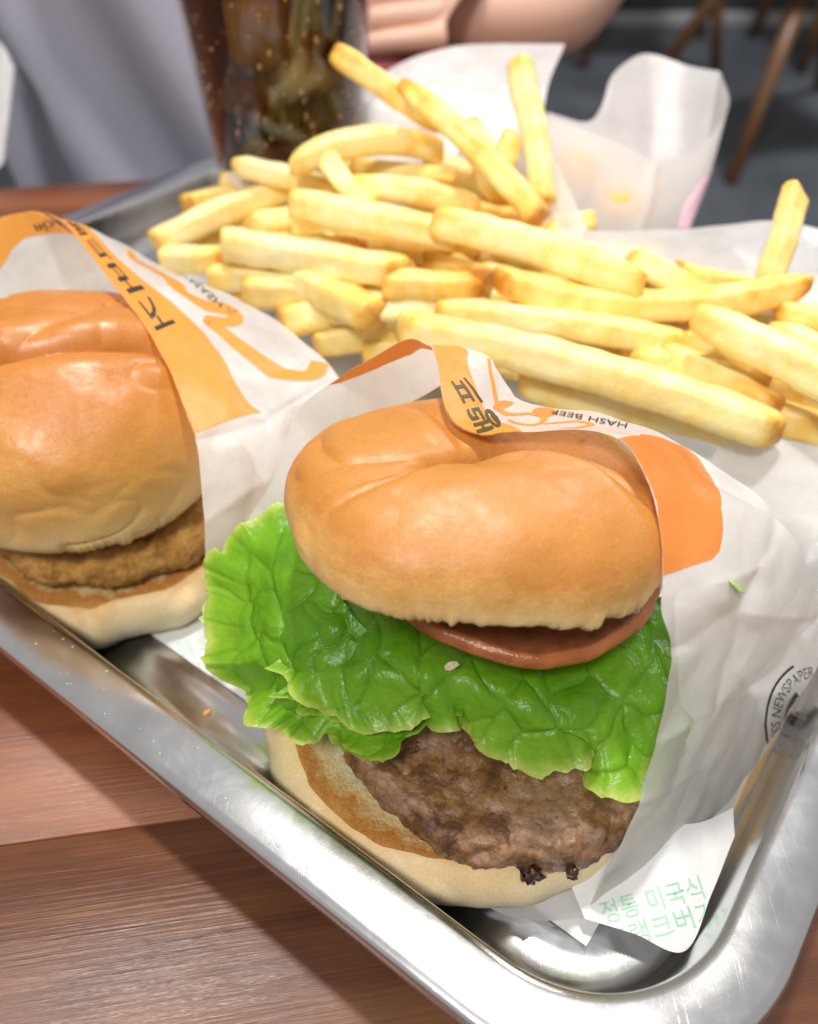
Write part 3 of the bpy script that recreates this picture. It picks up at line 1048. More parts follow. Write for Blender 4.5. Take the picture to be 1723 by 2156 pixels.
SL.crease([[(612, 870), (660, 930), (720, 990)], [(715, 800), (790, 860)], [(540, 1070), (600, 1110)]], 0.0012, 0.005)
SL.build('rear_panel', WRAP, wr)
# sheet under the bun
SB = Sheet([[(700, 1640, .0052), (860, 1500, .0052), (1000, 1400, .0052)], [(880, 1800, .0052), (1000, 1640, .0052), (1150, 1500, .0052)], [(1060, 1925, .0055), (1160, 1760, .0052), (1300, 1600, .0052)], [(1236, 1938, .0075), (1320, 1850, .006), (1440, 1700, .006)]], 50, 40, 0.0003, 0.03, 9, mode='z')
SB.build('bottom_panel', WRAP, wr)


def strip_poly(us, lo, hi):
    return [(u, a) for u, a in zip(us, lo)] + [(u, a) for u, a in reversed(list(zip(us, hi)))]


def cu(c, n): return c / (n - 1.0)


NC = len(RC)
us = [cu(c, NC) for c in (0, 0.5, 1, 1.5, 2, 2.5, 3, 3.5, 4, 4.5, 5, 5.6)]
hi = [1, .85, .68, .60, .55, .53, .52, .50, .46, .40, .26, .02]
SR.decal('orange_band', poly_bm([strip_poly(us, [0.0] * len(us), hi)]), ORANGE, wr, 0.00018, 0.02)
# large orange field on the right flank
fld = find_poly(SR, [(1300, 925), (1345, 985), (1372, 1040), (1386, 1090), (1393, 1150), (1396, 1212), (1440, 1197), (1498, 1178), (1515, 1160), (1521, 1130), (1518, 1070), (1500, 1010), (1470, 965), (1440, 940), (1400, 925), (1350, 915)])
SR.decal('orange_field', poly_bm([fld]), ORANGE2, wr, 0.00018, 0.02)
# rounded script strokes
bm = stroke_bm(find_poly(SR, [(1028, 755), (1036, 800), (1045, 845), (1058, 868), (1085, 873), (1120, 872), (1146, 880), (1135, 893), (1100, 894), (1070, 884)]), [.0016, .002, .0022, .0022, .0018, .0018, .0022, .0022, .0022, .0010], .30, .035)
stroke_bm(find_poly(SR, [(1146, 893), (1180, 890), (1220, 888), (1245, 894), (1220, 900), (1180, 902)]), .0016, .30, .035, bm)
SR.decal('script_logo', bm, ORANGE, wr, 0.0002, 0.01)
place_text(SR, '프랭', [(984, 796), (1062, 898), (1006, 915), (942, 800)], OLIVE, wr, bold=0.012, off=0.0004, maxlen=0.008)
place_text(SR, 'HASH BEEF', [(1322, 892), (1165, 863), (1161, 872), (1318, 903)], INK, wr, off=0.0003, maxlen=0.01)
# orange print on the rear panel's rolled edge
us = [cu(c, 11) for c in (0, .5, 1, 1.5, 2, 2.5, 3, 3.3)]
SL.decal('orange_band', poly_bm([strip_poly(us, [0] * 8, [.12, .16, .30, .30, .26, .18, .08, .0])]), ORANGE2, wr, 0.00018, 0.02)
# round emblem low on the flank
cx, cy = 1716, 1522
emb = []
E_C = np.array(find_uv(SR, 1672, 1480))


def ring_pts(r0, r1, a0, a1, n=40):
    o_ = [(cx + r1 * math.cos(R(a0 + (a1 - a0) * k / n)) * .78, cy - r1 * math.sin(R(a0 + (a1 - a0) * k / n))) for k in range(n + 1)]
    i_ = [(cx + r0 * math.cos(R(a0 + (a1 - a0) * k / n)) * .78, cy - r0 * math.sin(R(a0 + (a1 - a0) * k / n))) for k in range(n + 1)]
    return o_, i_


FU = fine_uv(SR)
bm = bmesh.new()


def ring(bm, r0, r1, a0, a1, n=36):
    o_, i_ = ring_pts(r0, r1, a0, a1, n)
    O = [bm.verts.new((*FU(*p), 0)) for p in o_]
    I = [bm.verts.new((*FU(*p), 0)) for p in i_]
    for k in range(n):
        bm.faces.new((O[k], O[k + 1], I[k + 1], I[k]))


ring(bm, 131, 137, 116, 246)
SR.decal('emblem_ring', bm, INK, wr, 0.0003, 0.02)
bm = bmesh.new()
ring(bm, 40, 84, 128, 232)
SR.decal('emblem_disc', bm, INK, wr, 0.0003, 0.02)
tb_ = text_bm('BUSINESS NEWSPAPER', 0.0)
A0, A1 = 238, 92
map_bm(tb_, lambda x, y: FU(cx + (96 + 24 * y) * math.cos(R(A0 + (A1 - A0) * x)) * .78, cy - (96 + 24 * y) * math.sin(R(A0 + (A1 - A0) * x))))
SR.decal('emblem_lettering', tb_, INK, wr, 0.0003, 0.02)

# ---- left wrapper
wl = empty('burger_wrapper', (-0.10, 0.28, FLZ))
tag(wl, 'translucent paper wrapper with orange band and black lettering around the left burger', 'wrapper')
LC_ = [
    [(85, 447, .345), (112, 458, .350), (140, 470, .355)],
    [(140, 478, .335), (190, 485, .345), (250, 512, .355)],
    [(205, 560, .322), (270, 545, .335), (345, 562, .352)],
    [(300, 680, .308), (400, 642, .322), (505, 634, .348)],
    [(360, 790, .296), (470, 742, .310), (625, 705, .340)],
    [(400, 890, .288), (520, 832, .300), (715, 790, .330)],
    [(415, 927, .285), (560, 888, .297), (725, 845, .327)],
    [(425, 1040, .284), (540, 1010, .292), (680, 985, .322)],
    [(432, 1180, .289), (520, 1155, .298), (620, 1125, .322)],
    [(435, 1290, .302), (490, 1280, .309), (565, 1265, .327)],
    [(440, 1388, .3185), (480, 1378, .3215), (545, 1345, .328)]]
WL = Sheet(LC_, 200, 90, 0.0020, 0.034, 12)
WL.crease([[(415, 925), (560, 886), (700, 800)], [(560, 886), (610, 960), (600, 1050)], [(560, 886), (500, 800)], [(430, 1100), (560, 1010)], [(640, 760), (560, 790)]], 0.0014, 0.0045)
WL.build('side_panel', WRAP_THIN, wl)
LBc = [[(150, 486, .350), (300, 600, .352), (430, 800, .345)], [(85, 447, .347), (190, 560, .352), (300, 720, .355)], [(40, 449, .349), (70, 550, .353), (120, 680, .357)], [(0, 457, .352), (0, 570, .357), (0, 720, .362)], [(-90, 485, .352), (-90, 600, .358), (-90, 760, .364)]]
LB = Sheet(LBc, 70, 40, 0.0007, 0.03, 15)
LB.build('rear_panel', WRAP_THIN, wl)
us = [cu(c, 11) for c in (0, .5, 1, 1.5, 2, 2.5, 3, 3.5, 4, 4.5, 5, 5.55)]
hi = [.9, .72, .48, .40, .36, .37, .40, .46, .48, .49, .50, .52]
WL.decal('orange_band', poly_bm([strip_poly(us, [0.0] * len(us), hi)]), ORANGE, wl, 0.0002, 0.02)
us = [cu(c, 5) for c in (0, .5, 1, 1.5, 2.0, 2.6, 3.2, 4)]
LB.decal('orange_band', poly_bm([strip_poly(us, [0] * 8, [.10, .14, .20, .24, .26, .36, .55, .7])]), ORANGE, wl, 0.0002, 0.03)
NL = 11
q = [(cu(0.1, NL), .30), (cu(3.2, NL), .27), (cu(3.2, NL), .07), (cu(0.1, NL), .12)]
bm = text_bm('프랭크버거', 0.012)
map_bm(bm, lambda x, y: tuple(bil(q, x, y)))
WL.decal('lettering', bm, INK, wl, 0.0004, 0.006)
place_text(LB, '버거', [(80, 492), (130, 476), (120, 462), (70, 470)], INK, wl, bold=0.01, off=0.0004, maxlen=0.02)
bm = stroke_bm([(cu(1.6, NL), .80), (cu(2.0, NL), .62), (cu(2.4, NL), .70), (cu(2.7, NL), .58), (cu(3.0, NL), .62), (cu(3.25, NL), .78), (cu(3.45, NL), .70), (cu(3.3, NL), .55), (cu(3.6, NL), .60), (cu(4.1, NL), .66), (cu(4.6, NL), .74), (cu(4.85, NL), .86), (cu(4.6, NL), .97)],
               [.004, .009, .009, .008, .009, .009, .007, .006, .007, .009, .009, .009, .008], .32, .09)
WL.decal('script_logo', bm, ORANGE, wl, 0.0002, 0.01)
place_text(WL, 'SMASH', [(395, 572), (470, 640), (462, 650), (385, 582)], OLIVE, wl, off=0.0004, maxlen=0.01)

# ================================================================== FRIES
FRIES = [
    # x1,y1,z1, x2,y2,z2, width, (bend right/up in m), roll, label
    (700, 108, .150, 935, 268, .118, .0132, (0, 0), 20, 'thick fry jutting up over the drink at the top left of the heap'),
    (846, 172, .142, 1140, 462, .104, .0128, (0, .002), 35, 'long pale fry slanting down across the top of the heap'),
    (1100, 122, .143, 1152, 432, .090, .0132, (.001, 0), 40, 'upright fry with square brown-veined end against the white paper'),
    (1072, 272, .118, 1050, 420, .090, .0120, (0, 0), 15, 'short fry leaning just left of the upright fry'),
    (488, 345, .104, 720, 398, .092, .0120, (0, 0), 10, 'fry with browned tip pointing left at the drink cup'),
    (465, 378, .088, 600, 400, .082, .0110, (0, 0), 30, 'small pale fry end peeping out below the browned tip'),
    (392, 432, .080, 560, 400, .082, .0125, (0, 0), 12, 'pale fry stub at the far left behind the long slanting fry'),
    (322, 512, .070, 655, 372, .094, .0150, (0, .001), 8, 'thick long fry rising from the left end of the heap'),
    (610, 352, .108, 920, 312, .108, .0130, (0, .008), 5, 'curved fry arching along the back of the heap'),
    (682, 338, .112, 780, 440, .096, .0115, (0, 0), 50, 'short fry tipped downward in the upper middle of the heap'),
    (738, 392, .100, 1010, 440, .096, .0135, (0, .003), 20, 'plump fry lying level below the arching fry'),
    (740, 352, .098, 960, 372, .098, .0105, (0, 0), 30, 'thin fry tucked under the arching fry'),
    (606, 428, .100, 990, 505, .096, .0150, (0, .001), 14, 'broad fry with pointed left end across the middle of the heap'),
    (463, 512, .088, 845, 572, .088, .0142, (0, 0), 12, 'long blunt fry lying level in the left half of the heap'),
    (342, 548, .066, 470, 545, .072, .0140, (0, 0), 6, 'stubby fry facing the camera at the left end'),
    (440, 582, .072, 780, 612, .078, .0138, (0, 0), 10, 'pale blunt fry just below the long level fry'),
    (588, 682, .062, 880, 602, .078, .0142, (0, 0), 30, 'fry with a square cut end pointing at the left wrapper'),
    (660, 722, .056, 880, 692, .062, .0135, (0, 0), 8, 'pale fry lying lowest at the left of the front wrapper'),
    (822, 600, .086, 1008, 606, .086, .0150, (0, 0), 12, 'short blunt fry in the centre of the heap'),
    (930, 468, .104, 1350, 600, .096, .0150, (0, .002), 22, 'long bright fry sloping right from the middle of the heap'),
    (1052, 592, .096, 1712, 600, .100, .0150, (0, -.010), 12, 'long sagging fry with browned right end'),
    (918, 655, .082, 1440, 728, .082, .0142, (0, .002), 18, 'fry shaded beneath the sagging fry'),
    (836, 690, .084, 1640, 912, .080, .0158, (0, .005), 20, 'longest fry running across the front of the heap'),
    (1092, 806, .070, 1600, 915, .068, .0150, (0, .001), 10, 'pale fry lying under the longest fry'),
    (905, 545, .078, 1030, 600, .078, .0120, (0, 0), 10, 'small deep-orange fry in the gap at the centre'),
    (1325, 540, .098, 1480, 640, .084, .0145, (0, 0), 40, 'pointed golden fry in front of the right paper pouch'),
    (1420, 572, .092, 1620, 625, .084, .0120, (0, 0), 20, 'thin fry at the foot of the right paper pouch'),
    (1680, 402, .121, 1612, 610, .090, .0118, (0, 0), 40, 'pointed fry standing upright at the right edge'),
    (1480, 668, .100, 1790, 835, .094, .0150, (0, .001), 18, 'thick pale fry slanting off the right edge'),
    (1435, 712, .082, 1640, 800, .080, .0140, (0, 0), 30, 'orange fry below the thick fry at the right'),
    (1518, 790, .076, 1780, 855, .076, .0140, (0, 0), 20, 'orange blunt fry low at the right edge'),
    (1530, 858, .070, 1800, 915, .070, .0150, (0, 0), 10, 'pale fry end lying lowest at the right edge'),
    (1630, 655, .090, 1800, 690, .090, .0130, (0, 0), 20, 'pale fry behind the thick fry at the right edge'),
    (1620, 700, .086, 1800, 770, .086, .0120, (0, 0), 20, 'white-topped fry just above the thick fry at the right edge'),
    (1300, 738, .072, 1560, 775, .074, .0140, (0, 0), 15, 'shaded fry between the sagging and the longest fry'),
    (620, 480, .080, 960, 545, .080, .0130, (0, 0), 25, 'shaded fry under the broad pointed fry'),
    (520, 480, .078, 700, 440, .085, .0125, (0, 0), 30, 'shaded fry under the thick rising fry'),
    (700, 640, .066, 930, 660, .068, .0140, (0, 0), 15, 'shaded fry beneath the short blunt centre fry'),
    (760, 735, .052, 960, 740, .058, .0135, (0, 0), 15, 'fry end just showing above the front wrapper'),
    (1270, 585, .086, 1420, 610, .084, .0125, (0, 0), 15, 'pale fry wedged beside the pointed golden fry'),
    (985, 265, .110, 1060, 420, .092, .0120, (0, 0), 15, 'fry behind the long slanting fry'),
]
FILL = [
    (600, 560, .060, 900, 520, .066), (760, 470, .076, 1020, 520, .078), (900, 620, .064, 1200, 640, .066), (1100, 540, .074, 1400, 560, .070), (840, 400, .084, 1100, 470, .082),
    (1000, 680, .060, 1300, 660, .066), (1200, 820, .050, 1500, 800, .054), (1380, 690, .064, 1700, 730, .066), (1450, 620, .070, 1750, 640, .072), (1500, 900, .048, 1780, 860, .052), (560, 610, .050, 800, 660, .050), (700, 560, .064, 960, 590, .068), (1150, 700, .056, 1450, 760, .058),
    (400, 520, .060, 640, 500, .064), (520, 440, .070, 820, 400, .078), (640, 620, .050, 900, 640, .056), (820, 520, .070, 1120, 560, .072), (1020, 500, .080, 1240, 600, .078), (1300, 660, .068, 1620, 660, .070), (1560, 740, .064, 1800, 800, .064), (850, 720, .050, 1150, 730, .056), (900, 340, .092, 1060, 400, .090), (560, 380, .080, 760, 360, .088), (1000, 740, .048, 1320, 850, .048), (1400, 840, .050, 1700, 880, .052)]
rng = random.Random(4)


def fry(spec, seed, nr=40, ns=28):
    x1, y1, z1, x2, y2, z2, w_, bend, roll = spec[:9]
    a, b = np.array(atz(x1, y1, z1)), np.array(atz(x2, y2, z2))
    ax = b - a
    L = np.linalg.norm(ax)
    ax /= L
    up = np.array([0, 0, 1.0]) if abs(ax[2]) < 0.85 else np.array([0, -1.0, 0])
    sd = np.cross(ax, up); sd /= np.linalg.norm(sd)
    up = np.cross(sd, ax)
    mid = (a + b) / 2
    t = np.concatenate([[0, 0.004, 0.012, 0.03], np.linspace(0.06, 0.94, nr - 8), [0.97, 0.988, 0.996, 1.0]])
    end = np.ones(nr)
    end[:4] = (0.02, 0.62, 0.86, 0.97); end[-4:] = (0.97, 0.86, 0.62, 0.02)
    tl = (t - 0.5) * L
    bendv = sd * bend[0] + up * bend[1]
    ctr = mid + ax * tl[:, None] + bendv * (1 - (2 * t - 1) ** 2)[:, None]
    th = np.linspace(0, 2 * np.pi, ns, endpoint=False)
    cs, sn = np.cos(th), np.sin(th)
    k = (np.abs(cs) ** 5.5 + np.abs(sn) ** 5.5) ** (-1 / 5.5)
    ro = R(roll)
    e1 = sd * math.cos(ro) + up * math.sin(ro)
    e2 = -sd * math.sin(ro) + up * math.cos(ro)
    tap = 1 + 0.17 * np.array([vnoise(np.array([s * 2.2 + seed, seed * 1.7, 0.5]), seed) for s in t])
    tap2 = 1 + 0.17 * np.array([vnoise(np.array([s * 2.2 + seed, seed * 1.3, 8.5]), seed) for s in t])
    for side_, tt_ in ((0, t), (1, 1 - t)):
        if rng.random() < 0.55:
            k0, ln = rng.uniform(0.35, 0.75), rng.uniform(0.10, 0.28)
            s_ = np.clip(tt_ / ln, 0, 1)
            q_ = k0 + (1 - k0) * np.sin(s_ * np.pi / 2)
            tap = tap * q_
            tap2 = tap2 * (1 - (1 - q_) * rng.uniform(0.2, 1.0))
    wob_ = rng.uniform(-1, 1) * 0.0016
    ctr = ctr + sd * (wob_ * np.sin(t * np.pi * rng.uniform(1.2, 2.6) + rng.uniform(0, 6)))[:, None]
    sk1 = (rng.random() - .5) * 1.6
    hw = w_ * rng.uniform(0.45, 0.54)
    V = np.zeros((nr, ns, 3))
    for i in range(nr):
        rx, ry = hw * tap[i] * end[i] * k * cs, hw * 0.92 * tap2[i] * end[i] * k * sn
        sl = sk1 * (rx / hw) * hw * (1 if 0.03 < t[i] < 0.97 or True else 0) * (np.exp(-t[i] * 18) - np.exp(-(1 - t[i]) * 18))
        V[i] = ctr[i] + e1 * rx[:, None] + e2 * ry[:, None] + ax * sl[:, None]
    n_ = V - ctr[:, None]
    n_ /= (np.linalg.norm(n_, axis=-1, keepdims=True) + 1e-9)
    V = V + n_ * (0.0009 * fbm(V * 110 + seed, seed, 3) + 0.00022 * fbm(V * 800 + seed, seed + 3, 2))[..., None]
    fs = [(i * ns + j, i * ns + (j + 1) % ns, (i + 1) * ns + (j + 1) % ns, (i + 1) * ns + j) for i in range(nr - 1) for j in range(ns)]
    fs.append(tuple(range(ns - 1, -1, -1)))
    fs.append(tuple((nr - 1) * ns + j for j in range(ns)))
    tip = np.repeat(np.maximum(np.exp(-t * L / .006), np.exp(-(1 - t) * L / .006))[:, None], ns, 1)
    ed = np.repeat((np.abs(k) - 1)[None, :] / 0.2, nr, 0)
    V = V - mid
    o = mesh_obj('french_fry', V.reshape(-1, 3), fs, FRY, attrs={'tip': tip, 'edge': np.clip(ed, 0, 1)})
    o.location = mid
    return o


for i, s_ in enumerate(FRIES):
    tag(fry(s_, 40 + i), s_[9], 'french fry', 'french fries heaped on the tray')
for k in range(46):
    fx = rng.uniform(560, 1560)
    lo_, hi_ = (470, 630) if fx < 800 else ((460, 690) if fx < 1200 else (660, 820))
    fy = rng.uniform(lo_, hi_)
    an = max(-14, min(26, rng.gauss(10, 12)))
    dx_ = rng.uniform(90, 135)
    zt = 0.064 + 0.013 * rng.random()
    FILL.append((fx - dx_, fy - dx_ * math.tan(R(an)), zt, fx + dx_, fy + dx_ * math.tan(R(an)), zt))
for i, s_ in enumerate(FILL):
    tag(fry((*s_, .0148, (0, 0), rng.uniform(0, 45)), 140 + i), 'shaded fry buried inside the heap under other fries', 'french fry', 'fries buried in the heap')

# ================================================================== FRY POUCHES
p1 = empty('paper_pouch', tuple(atz(900, 640, FLZ)))
tag(p1, 'translucent paper pouch behind the large heap of fries', 'paper pouch')
A1_ = Sheet([
    [(470, 372, .448), (540, 430, .445), (600, 520, .43)],
    [(570, 302, .462), (640, 400, .455), (700, 520, .44)],
    [(700, 240, .470), (740, 360, .462), (800, 500, .445)],
    [(830, 200, .472), (850, 330, .465), (900, 480, .45)],
    [(950, 185, .470), (960, 320, .462), (980, 460, .45)],
    [(1050, 208, .466), (1060, 320, .46), (1070, 450, .45)],
    [(1110, 250, .462), (1110, 340, .456), (1120, 450, .447)],
    [(1165, 330, .452), (1160, 400, .447), (1160, 470, .44)],
    [(1235, 480, .425), (1220, 520, .42), (1200, 560, .415)]], 90, 40, 0.0010, 0.035, 3)
A1_.build('front_panel', WRAP_THIN, p1)
A2_ = Sheet([
    [(760, 190, .505), (790, 300, .495), (850, 420, .48)],
    [(850, 130, .510), (870, 260, .50), (900, 420, .485)],
    [(960, 97, .512), (970, 240, .50), (980, 420, .485)],
    [(1080, 91, .512), (1075, 220, .50), (1070, 420, .485)],
    [(1190, 92, .510), (1150, 200, .50), (1130, 400, .485)]], 70, 40, 0.0010, 0.04, 4)
A2_.build('rear_panel', WRAP, p1)

p2 = empty('paper_bag', tuple(atz(1330, 640, FLZ)))
tag(p2, 'open white paper bag with pink side print holding fried cheese balls', 'paper bag')
B1_ = Sheet([
    [(1150, 235, .515), (1150, 350, .505), (1150, 500, .49)],
    [(1235, 256, .522), (1220, 370, .510), (1200, 500, .49)],
    [(1268, 222, .528), (1260, 370, .515), (1250, 500, .495)],
    [(1290, 158, .532), (1290, 350, .520), (1290, 500, .50)],
    [(1340, 118, .536), (1335, 330, .523), (1330, 500, .50)],
    [(1380, 115, .536), (1375, 330, .525), (1365, 500, .50)],
    [(1450, 138, .530), (1440, 330, .52), (1410, 500, .495)],
    [(1517, 150, .518), (1485, 330, .51), (1435, 500, .49)]], 100, 40, 0.0008, 0.05, 6)
B1_.build('rear_panel', WRAP, p2)
B2_ = Sheet([
    [(1517, 150, .518), (1485, 330, .51), (1435, 500, .49)],
    [(1536, 215, .508), (1500, 350, .50), (1445, 500, .484)],
    [(1508, 270, .498), (1480, 380, .49), (1420, 500, .478)],
    [(1460, 320, .490), (1440, 400, .484), (1395, 500, .474)],
    [(1400, 338, .484), (1385, 420, .478), (1360, 505, .470)],
    [(1381, 352, .480), (1368, 430, .474), (1345, 505, .468)],
    [(1365, 335, .482), (1345, 420, .476), (1320, 505, .468)],
    [(1310, 305, .484), (1285, 410, .478), (1260, 505, .468)],
    [(1230, 275, .487), (1210, 400, .479), (1190, 500, .468)],
    [(1160, 250, .49), (1150, 380, .48), (1135, 500, .468)]], 120, 40, 0.0006, 0.05, 7)
B2_.build('front_panel', BAG, p2)
B2_.decal('pink_print', poly_bm([find_poly(B2_, [(1508, 340), (1470, 375), (1440, 430), (1425, 480), (1452, 480), (1478, 415)])]), PINKINK, p2, 0.0004, 0.03)
for (px, py, d_, r_, lb) in ((1298, 452, .4920, .0165, 'round fried cheese ball seen through the front of the paper bag'), (1205, 372, .498, .0150, 'fried cheese ball seen faintly at the left inside the paper bag')):
    bm = bmesh.new()
    bmesh.ops.create_icosphere(bm, subdivisions=4, radius=r_)
    for v_ in bm.verts:
        v_.co *= float(1 + 0.06 * fbm(np.array(v_.co) * 150, 3, 3))
    me = bpy.data.meshes.new('cheese_ball')
    bm.to_mesh(me); bm.free()
    me.polygons.foreach_set('use_smooth', [True] * len(me.polygons))
    me.materials.append(CHEESE)
    o = bpy.data.objects.new('cheese_ball', me)
    COL.objects.link(o)
    o.location = at(px, py, d_)
    tag(o, lb, 'cheese ball', 'cheese balls in the paper bag')

p3 = empty('paper_pouch', tuple(atz(1600, 900, FLZ)))
tag(p3, 'translucent paper pouch around the fries at the right edge', 'paper pouch')
C1_ = Sheet([
    [(1170, 480, .430), (1200, 560, .405), (1230, 640, .385)],
    [(1240, 484, .430), (1280, 560, .405), (1320, 640, .385)],
    [(1350, 484, .428), (1380, 560, .405), (1400, 640, .385)],
    [(1500, 476, .425), (1510, 560, .402), (1520, 650, .380)],
    [(1610, 464, .422), (1610, 560, .400), (1610, 660, .378)],
    [(1700, 476, .418), (1690, 570, .395), (1680, 660, .375)],
    [(1800, 500, .412), (1790, 580, .390), (1780, 680, .370)]], 90, 40, 0.0010, 0.035, 9)
C1_.build('rear_panel', WRAP_THIN, p3)
rows_ = [[(1540, 915, .325), (1500, 960, .322), (1480, 1010, .322)],
         [(1600, 918, .322), (1590, 1010, .318), (1560, 1090, .318)],
         [(1700, 935, .316), (1700, 1050, .312), (1690, 1180, .312)],
         [(1800, 950, .310), (1800, 1080, .306), (1800, 1220, .306)]]
net = []
for r_ in rows_:
    w_ = [tuple(at(*p)) for p in r_]
    net.append(w_ + [(w_[2][0], w_[2][1] + .004, .022), (w_[2][0], w_[2][1] + .010, .0055)])
C2_ = Sheet(net, 50, 60, 0.0010, 0.035, 10, px=False)
C2_.build('front_panel', WRAP_THIN, p3)

# ================================================================== DRINK
cup_c = ta * 0.352 + tb * 0.358
cup = empty('drink_cup', (cup_c.x, cup_c.y, FLZ))
tag(cup, 'clear cup of dark cola with ice and bubbles behind the fries', 'drink')


def lathe(name, prof, mat, parent, c, nt=72):
    th = np.linspace(0, 2 * np.pi, nt, endpoint=False)
    vs = [(c[0] + r * math.cos(t), c[1] + r * math.sin(t), z) for t in th for (r, z) in prof]
    return mesh_obj(name, vs, grid_faces(nt, len(prof), True), mat, parent)


def rc(z): return 0.0350 + (z - FLZ) * 0.088


zs = np.linspace(0.0045, 0.215, 24)
lathe('cup_wall', [(1e-4, .0045)] + [(rc(z), z) for z in zs] + [(rc(z) - .0012, z) for z in zs[::-1]] + [(1e-4, .0057)], CUPMAT, cup, cup_c)
zl = np.linspace(0.0065, 0.200, 20)
lathe('cola', [(1e-4, .0065)] + [(rc(z) - .0026, z) for z in zl] + [(1e-4, .200)], COLA, cup, cup_c)
for k, (ax_, r_, z, s_) in enumerate(((-98, .026, .158, .016), (-66, .025, .140, .014), (-120, .024, .126, .013))):
    bm = bmesh.new()
    bmesh.ops.create_cube(bm, size=2 * s_)
    bmesh.ops.bevel(bm, geom=bm.edges[:], offset=s_ * .18, segments=2, affect='EDGES')
    bmesh.ops.rotate(bm, verts=bm.verts, cent=(0, 0, 0), matrix=Matrix.Rotation(k * 1.1, 3, Vector((1, .7, .4)).normalized()))
    for v_ in bm.verts:
        v_.co *= float(1 + .08 * fbm(np.array(v_.co) * 120 + k, k, 2))
        v_.co += Vector((cup_c.x + r_ * math.cos(R(ax_)), cup_c.y + r_ * math.sin(R(ax_)), z))
    o = mesh_obj('ice_cube', [v_.co[:] for v_ in bm.verts], [[v_.index for v_ in f_.verts] for f_ in bm.faces], ICE, cup)
    bm.free()
vs, fs = [], []
r2 = np.random.RandomState(5)
bm0 = bmesh.new()
bmesh.ops.create_icosphere(bm0, subdivisions=1, radius=1)
iv = np.array([v_.co[:] for v_ in bm0.verts]); ifc = [[v_.index for v_ in f_.verts] for f_ in bm0.faces]
bm0.free()
for k in range(700):
    z = r2.uniform(.02, .185)
    t = R(r2.uniform(-185, 5)) if k % 3 else R(r2.normal(-160, 14))
    s_ = .00028 + .0011 * r2.rand() ** 3.5
    rr = rc(z) - .0016 - s_ * .6
    c_ = np.array([cup_c.x + rr * math.cos(t), cup_c.y + rr * math.sin(t), z])
    b0 = len(vs)
    vs += list(iv * s_ * np.array([1, 1, r2.uniform(1, 1.8)]) + c_)
    fs += [[b0 + q_ for q_ in f_] for f_ in ifc]
o = mesh_obj('bubbles', vs, fs, BUBBLE, cup)
tag(o, kind='stuff')

# ================================================================== PERSON ACROSS THE TABLE (torso and arms at the table edge)
per = empty('person', (-0.10, 0.93, FZ))
tag(per, 'person in a grey top with folded arms seated across the table', 'person')


def skin_mesh(name, pts, edges, mat, parent, root=0, sub=2):
    me = bpy.data.meshes.new(name)
    me.from_pydata([p[:3] for p in pts], edges, [])
    o = bpy.data.objects.new(name, me)
    COL.objects.link(o)
    o.modifiers.new('skin', 'SKIN')
    o.modifiers.new('sub', 'SUBSURF').levels = sub
    o.modifiers['sub'].render_levels = sub
    sv = me.skin_vertices[0].data
    for i, p in enumerate(pts):
        r_ = p[3]
        sv[i].radius = r_ if isinstance(r_, tuple) else (r_, r_)
    sv[root].use_root = True
    dg = bpy.context.evaluated_depsgraph_get()
    m2 = bpy.data.meshes.new_from_object(o.evaluated_get(dg))
    bpy.data.objects.remove(o)
    m2.name = name
    m2.polygons.foreach_set('use_smooth', [True] * len(m2.polygons))
    m2.materials.clear()
    m2.materials.append(mat)
    o = bpy.data.objects.new(name, m2)
    COL.objects.link(o)
    o.parent = parent
    o.matrix_parent_inverse = Matrix.Translation(-parent.location)
    return o


el = at(1195, 40, .70)
wrist = at(860, 15, .715)
kn = at(780, 25, .70)
pts = [(-.10, .95, -.20, .14), (-.10, .95, .05, .13), (-.10, .95, .30, .13), (-.10, .95, .42, .06), (-.10, .94, .52, .055),
       (.10, .95, .36, .05), (.19, .88, .18, .045), (el.x, el.y, el.z, .040), (.5 * (el.x + wrist.x), el.y, el.z + .002, .038), (wrist.x, wrist.y, wrist.z, .027), (kn.x, kn.y, kn.z, .026),
       (-.30, .95, .36, .05), (-.36, .90, .16, .045), (-.25, .84, .14, .038), (-.10, .83, .13, .030), (-.02, .81, .125, .030)]
ed = [(0, 1), (1, 2), (2, 3), (3, 4), (2, 5), (5, 6), (6, 7), (7, 8), (8, 9), (9, 10), (2, 11), (11, 12), (12, 13), (13, 14), (14, 15)]
# hand resting against the forearm, fingers lying to the left
base = len(pts)
pm = at(985, 20, .665)
pts += [(pm.x, pm.y, pm.z, .026)]
ed += [(9, base)]
palm = base
base += 1
for k, (y0, ln, rr_) in enumerate(((-70, 150, .0095), (-22, 185, .0100), (28, 195, .0100), (78, 180, .0092))):
    q0, q1, q2 = at(930, y0, .655), at(930 - ln * .55, y0 + 6, .648), at(930 - ln, y0 + 18, .655)
    pts += [(q0.x, q0.y, q0.z, rr_ * 1.15), (q1.x, q1.y, q1.z, rr_), (q2.x, q2.y, q2.z, rr_ * .85)]
    ed += [(palm, base), (base, base + 1), (base + 1, base + 2)]
    base += 3
q0, q1 = at(1010, -60, .650), at(960, -120, .645)
pts += [(q0.x, q0.y, q0.z, .012), (q1.x, q1.y, q1.z, .010)]
ed += [(palm, base), (base, base + 1)]
skin_mesh('body', pts, ed, SKIN, per)
